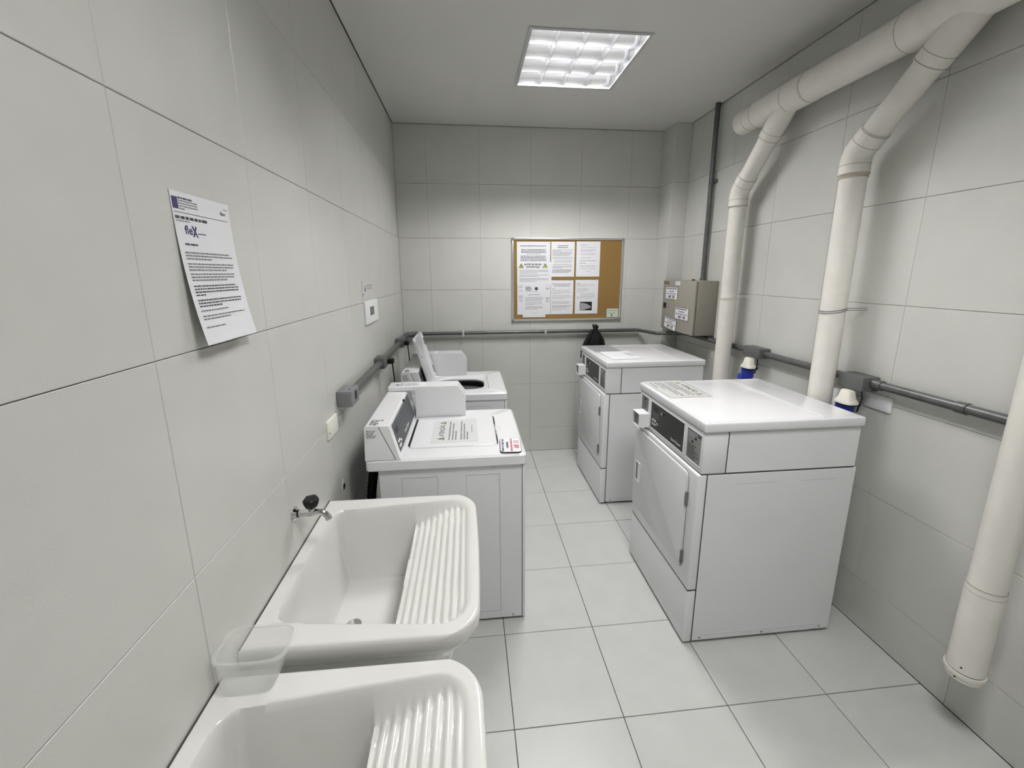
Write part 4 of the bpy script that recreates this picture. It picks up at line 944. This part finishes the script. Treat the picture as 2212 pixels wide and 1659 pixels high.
def branch(label, y_top, px, py, r, z_el, z_bot, tie_z, wide=False, z_ring=None, cap=False):
    """45 degree branch from the main pipe and the vertical downpipe under it"""
    pel = Vector((px, py, z_el)); L_ = 0.42
    # point on the main axis from which the branch springs
    dyb = py-y_top; start = Vector((MX, y_top, MZ))
    d = (pel-start).normalized()
    bm = B(); tube(bm, [start+d*.02, start+d*.235], r+.007, 36); link('branch_arm', bm, M_PVC, t, 50)
    bm = B(); pipe_ring(bm, start+d*.228, d, r+.0078, .003); pipe_ring(bm, start+d*.19, d, r+.0076, .002); link('joint_ring', bm, M_PVCD, t, 50)
    p = thing('downpipe', label, 'pipe', (px, py, z_bot))
    full = (pel-start).length
    bm = B(); tube(bm, [start+d*.236, start+d*(full-.05)], r, 36); link('upper_pipe', bm, M_PVC, p, 50)
    s_ = pel-d*.115; e_ = pel-Vector((0, 0, .095))
    bm = B(); tube(bm, [s_]+arc(s_, pel, e_, .09, 6)+[e_], r+.006, 36); link('elbow', bm, M_PVC, p, 40)
    bm = B(); pipe_ring(bm, s_+d*.004, d, r+.0070, .003); pipe_ring(bm, s_+d*.055, d, r+.0070, .002); link('joint_ring', bm, M_PVCD, p, 50)
    bm = B(); pipe_ring(bm, e_+Vector((0, 0, .004)), (0, 0, 1), r+.0072, .004); pipe_ring(bm, e_+Vector((0, 0, .045)), (0, 0, 1), r+.0070, .002); link('joint_ring', bm, M_PVCD, p, 50)
    if wide:
        bm = B(); tube(bm, [e_+Vector((0, 0, .006)), e_-Vector((0, 0, .012))], r+.0035, 36); link('sealant_band', bm, M_PVCRUB, p, 50)
    bm = B(); tube(bm, [e_, (px, py, z_bot)], r, 36); link('lower_pipe', bm, M_PVC, p, 50)
    for k in range(2):
        zz = tie_z+k*.010
        bm = B(); pts = [Vector((px+(r+.002)*math.cos(a), py+(r+.002)*math.sin(a), zz+.012*math.cos(a))) for a in [math.radians(x) for x in range(60, 301, 12)]]
        pts = [Vector((W-.003, py+.03, zz))]+pts+[Vector((W-.003, py-.075, zz+.008))]
        tube(bm, pts, .0018, 6); link('wire_tie', bm, M_PVC if not wide else M_JBOXL, p, 50)
    return p
branch('thinner-looking white downpipe passing in front of the electrical box', 2.200, 2.430, 2.606, .0528, 2.300, .0, 1.600)
branch('white downpipe behind the nearer dryer, wire-tied to the wall', 1.290, 2.430, 1.738, .0545, 2.315, .0, 1.585, wide=True)
# capped pipe at the right edge of the photo
cx_, cy_, cr_ = 2.430, .920, .0495
t2 = thing('downpipe', 'capped white downpipe ending above the floor at the right edge', 'pipe', (cx_, cy_, .25))
bm = B(); tube(bm, [(cx_, cy_, 2.28), (cx_, cy_, .67)], cr_, 36); link('upper_pipe', bm, M_PVC, t2, 50)
bm = B(); tube(bm, [(cx_, cy_, .672), (cx_, cy_, .322)], cr_+.003, 36); link('lower_pipe', bm, M_PVC, t2, 50)
bm = B(); pipe_ring(bm, (cx_, cy_, .672), (0, 0, 1), cr_+.0036, .002); pipe_ring(bm, (cx_, cy_, .650), (0, 0, 1), cr_+.0035, .0015); link('joint_ring', bm, M_PVCD, t2, 50)
bm = B(); pipe_ring(bm, (cx_, cy_, .321), (0, 0, 1), cr_+.001, .006); link('cap_joint', bm, M_INK, t2, 50)
bm = B(); tube(bm, [(cx_, cy_, .318), (cx_, cy_, .305), (cx_, cy_, .300), (cx_, cy_, .285), (cx_, cy_, .278)], [cr_+.008, cr_+.008, cr_+.003, cr_+.002, cr_-.010], 36); link('clean_out_cap', bm, M_PVC, t2, 40)
for a, z_ in ((-2.75, .345), (-2.95, .296)):
    p_ = Vector((math.cos(a), math.sin(a), 0)); bm = B(); cyl(bm, Vector((cx_, cy_, z_))+p_*(cr_+.001), Vector((cx_, cy_, z_))+p_*(cr_+.0045), .003, n=8); link('screw', bm, M_BLACK, t2)
stt = Vector((MX, .50, MZ)); pel = Vector((cx_, cy_, 2.33)); d = (pel-stt).normalized()
bm = B(); tube(bm, [stt+d*.02, stt+d*.235], cr_+.007, 36); link('branch_arm', bm, M_PVC, t, 50)
e_ = pel-Vector((0, 0, .09))
bm = B(); tube(bm, [stt+d*.236]+arc(stt+d*.236, pel, e_, .09, 6)+[e_], cr_+.004, 36); link('elbow', bm, M_PVC, t2, 40)

# ------------------------------------------------------------------ black bag hung from the back conduit
t = thing('plastic_bag', 'black plastic bag hanging from the back wall conduit behind the farther dryer', 'bag', (1.79, 3.66, .90))
bm = B(); rr = []
N_ = 40
for k, (z_, rx_, ry_, ox) in enumerate([(1.300, .010, .008, -.01), (1.296, .022, .015, -.01), (1.275, .030, .020, .00), (1.255, .020, .016, .0), (1.235, .040, .018, .0), (1.20, .062, .022, .0), (1.15, .082, .028, .005), (1.08, .095, .034, .0), (1.0, .105, .038, .0), (.93, .095, .036, 0), (.90, .05, .02, 0)]):
    rr.append([bm.verts.new((1.800+ox+rx_*(1+.12*math.sin(3*a+k)+.07*math.sin(7*a+2*k))*math.cos(a), 3.655+ry_*(1+.15*math.sin(5*a+k*1.3))*math.sin(a), z_)) for a in [2*math.pi*i/N_ for i in range(N_)]])
for a, b in zip(rr, rr[1:]): loop_faces(bm, a, b)
bm.faces.new(rr[0]); bm.faces.new(rr[-1][::-1]); bmesh.ops.recalc_face_normals(bm, faces=bm.faces[:]); link('sack', bm, M_BAG, t, 60)
bm = B()
A = [(1.775, 3.650, 1.250), (1.745, 3.645, 1.19), (1.715, 3.643, 1.13), (1.690, 3.640, 1.06), (1.68, 3.64, .98)]
tube(bm, A, [.012, .020, .026, .030, .022], 12); link('bag_fold', bm, M_BAG, t, 60)

for o in bpy.data.objects:
    if '_org' in o: del o['_org']
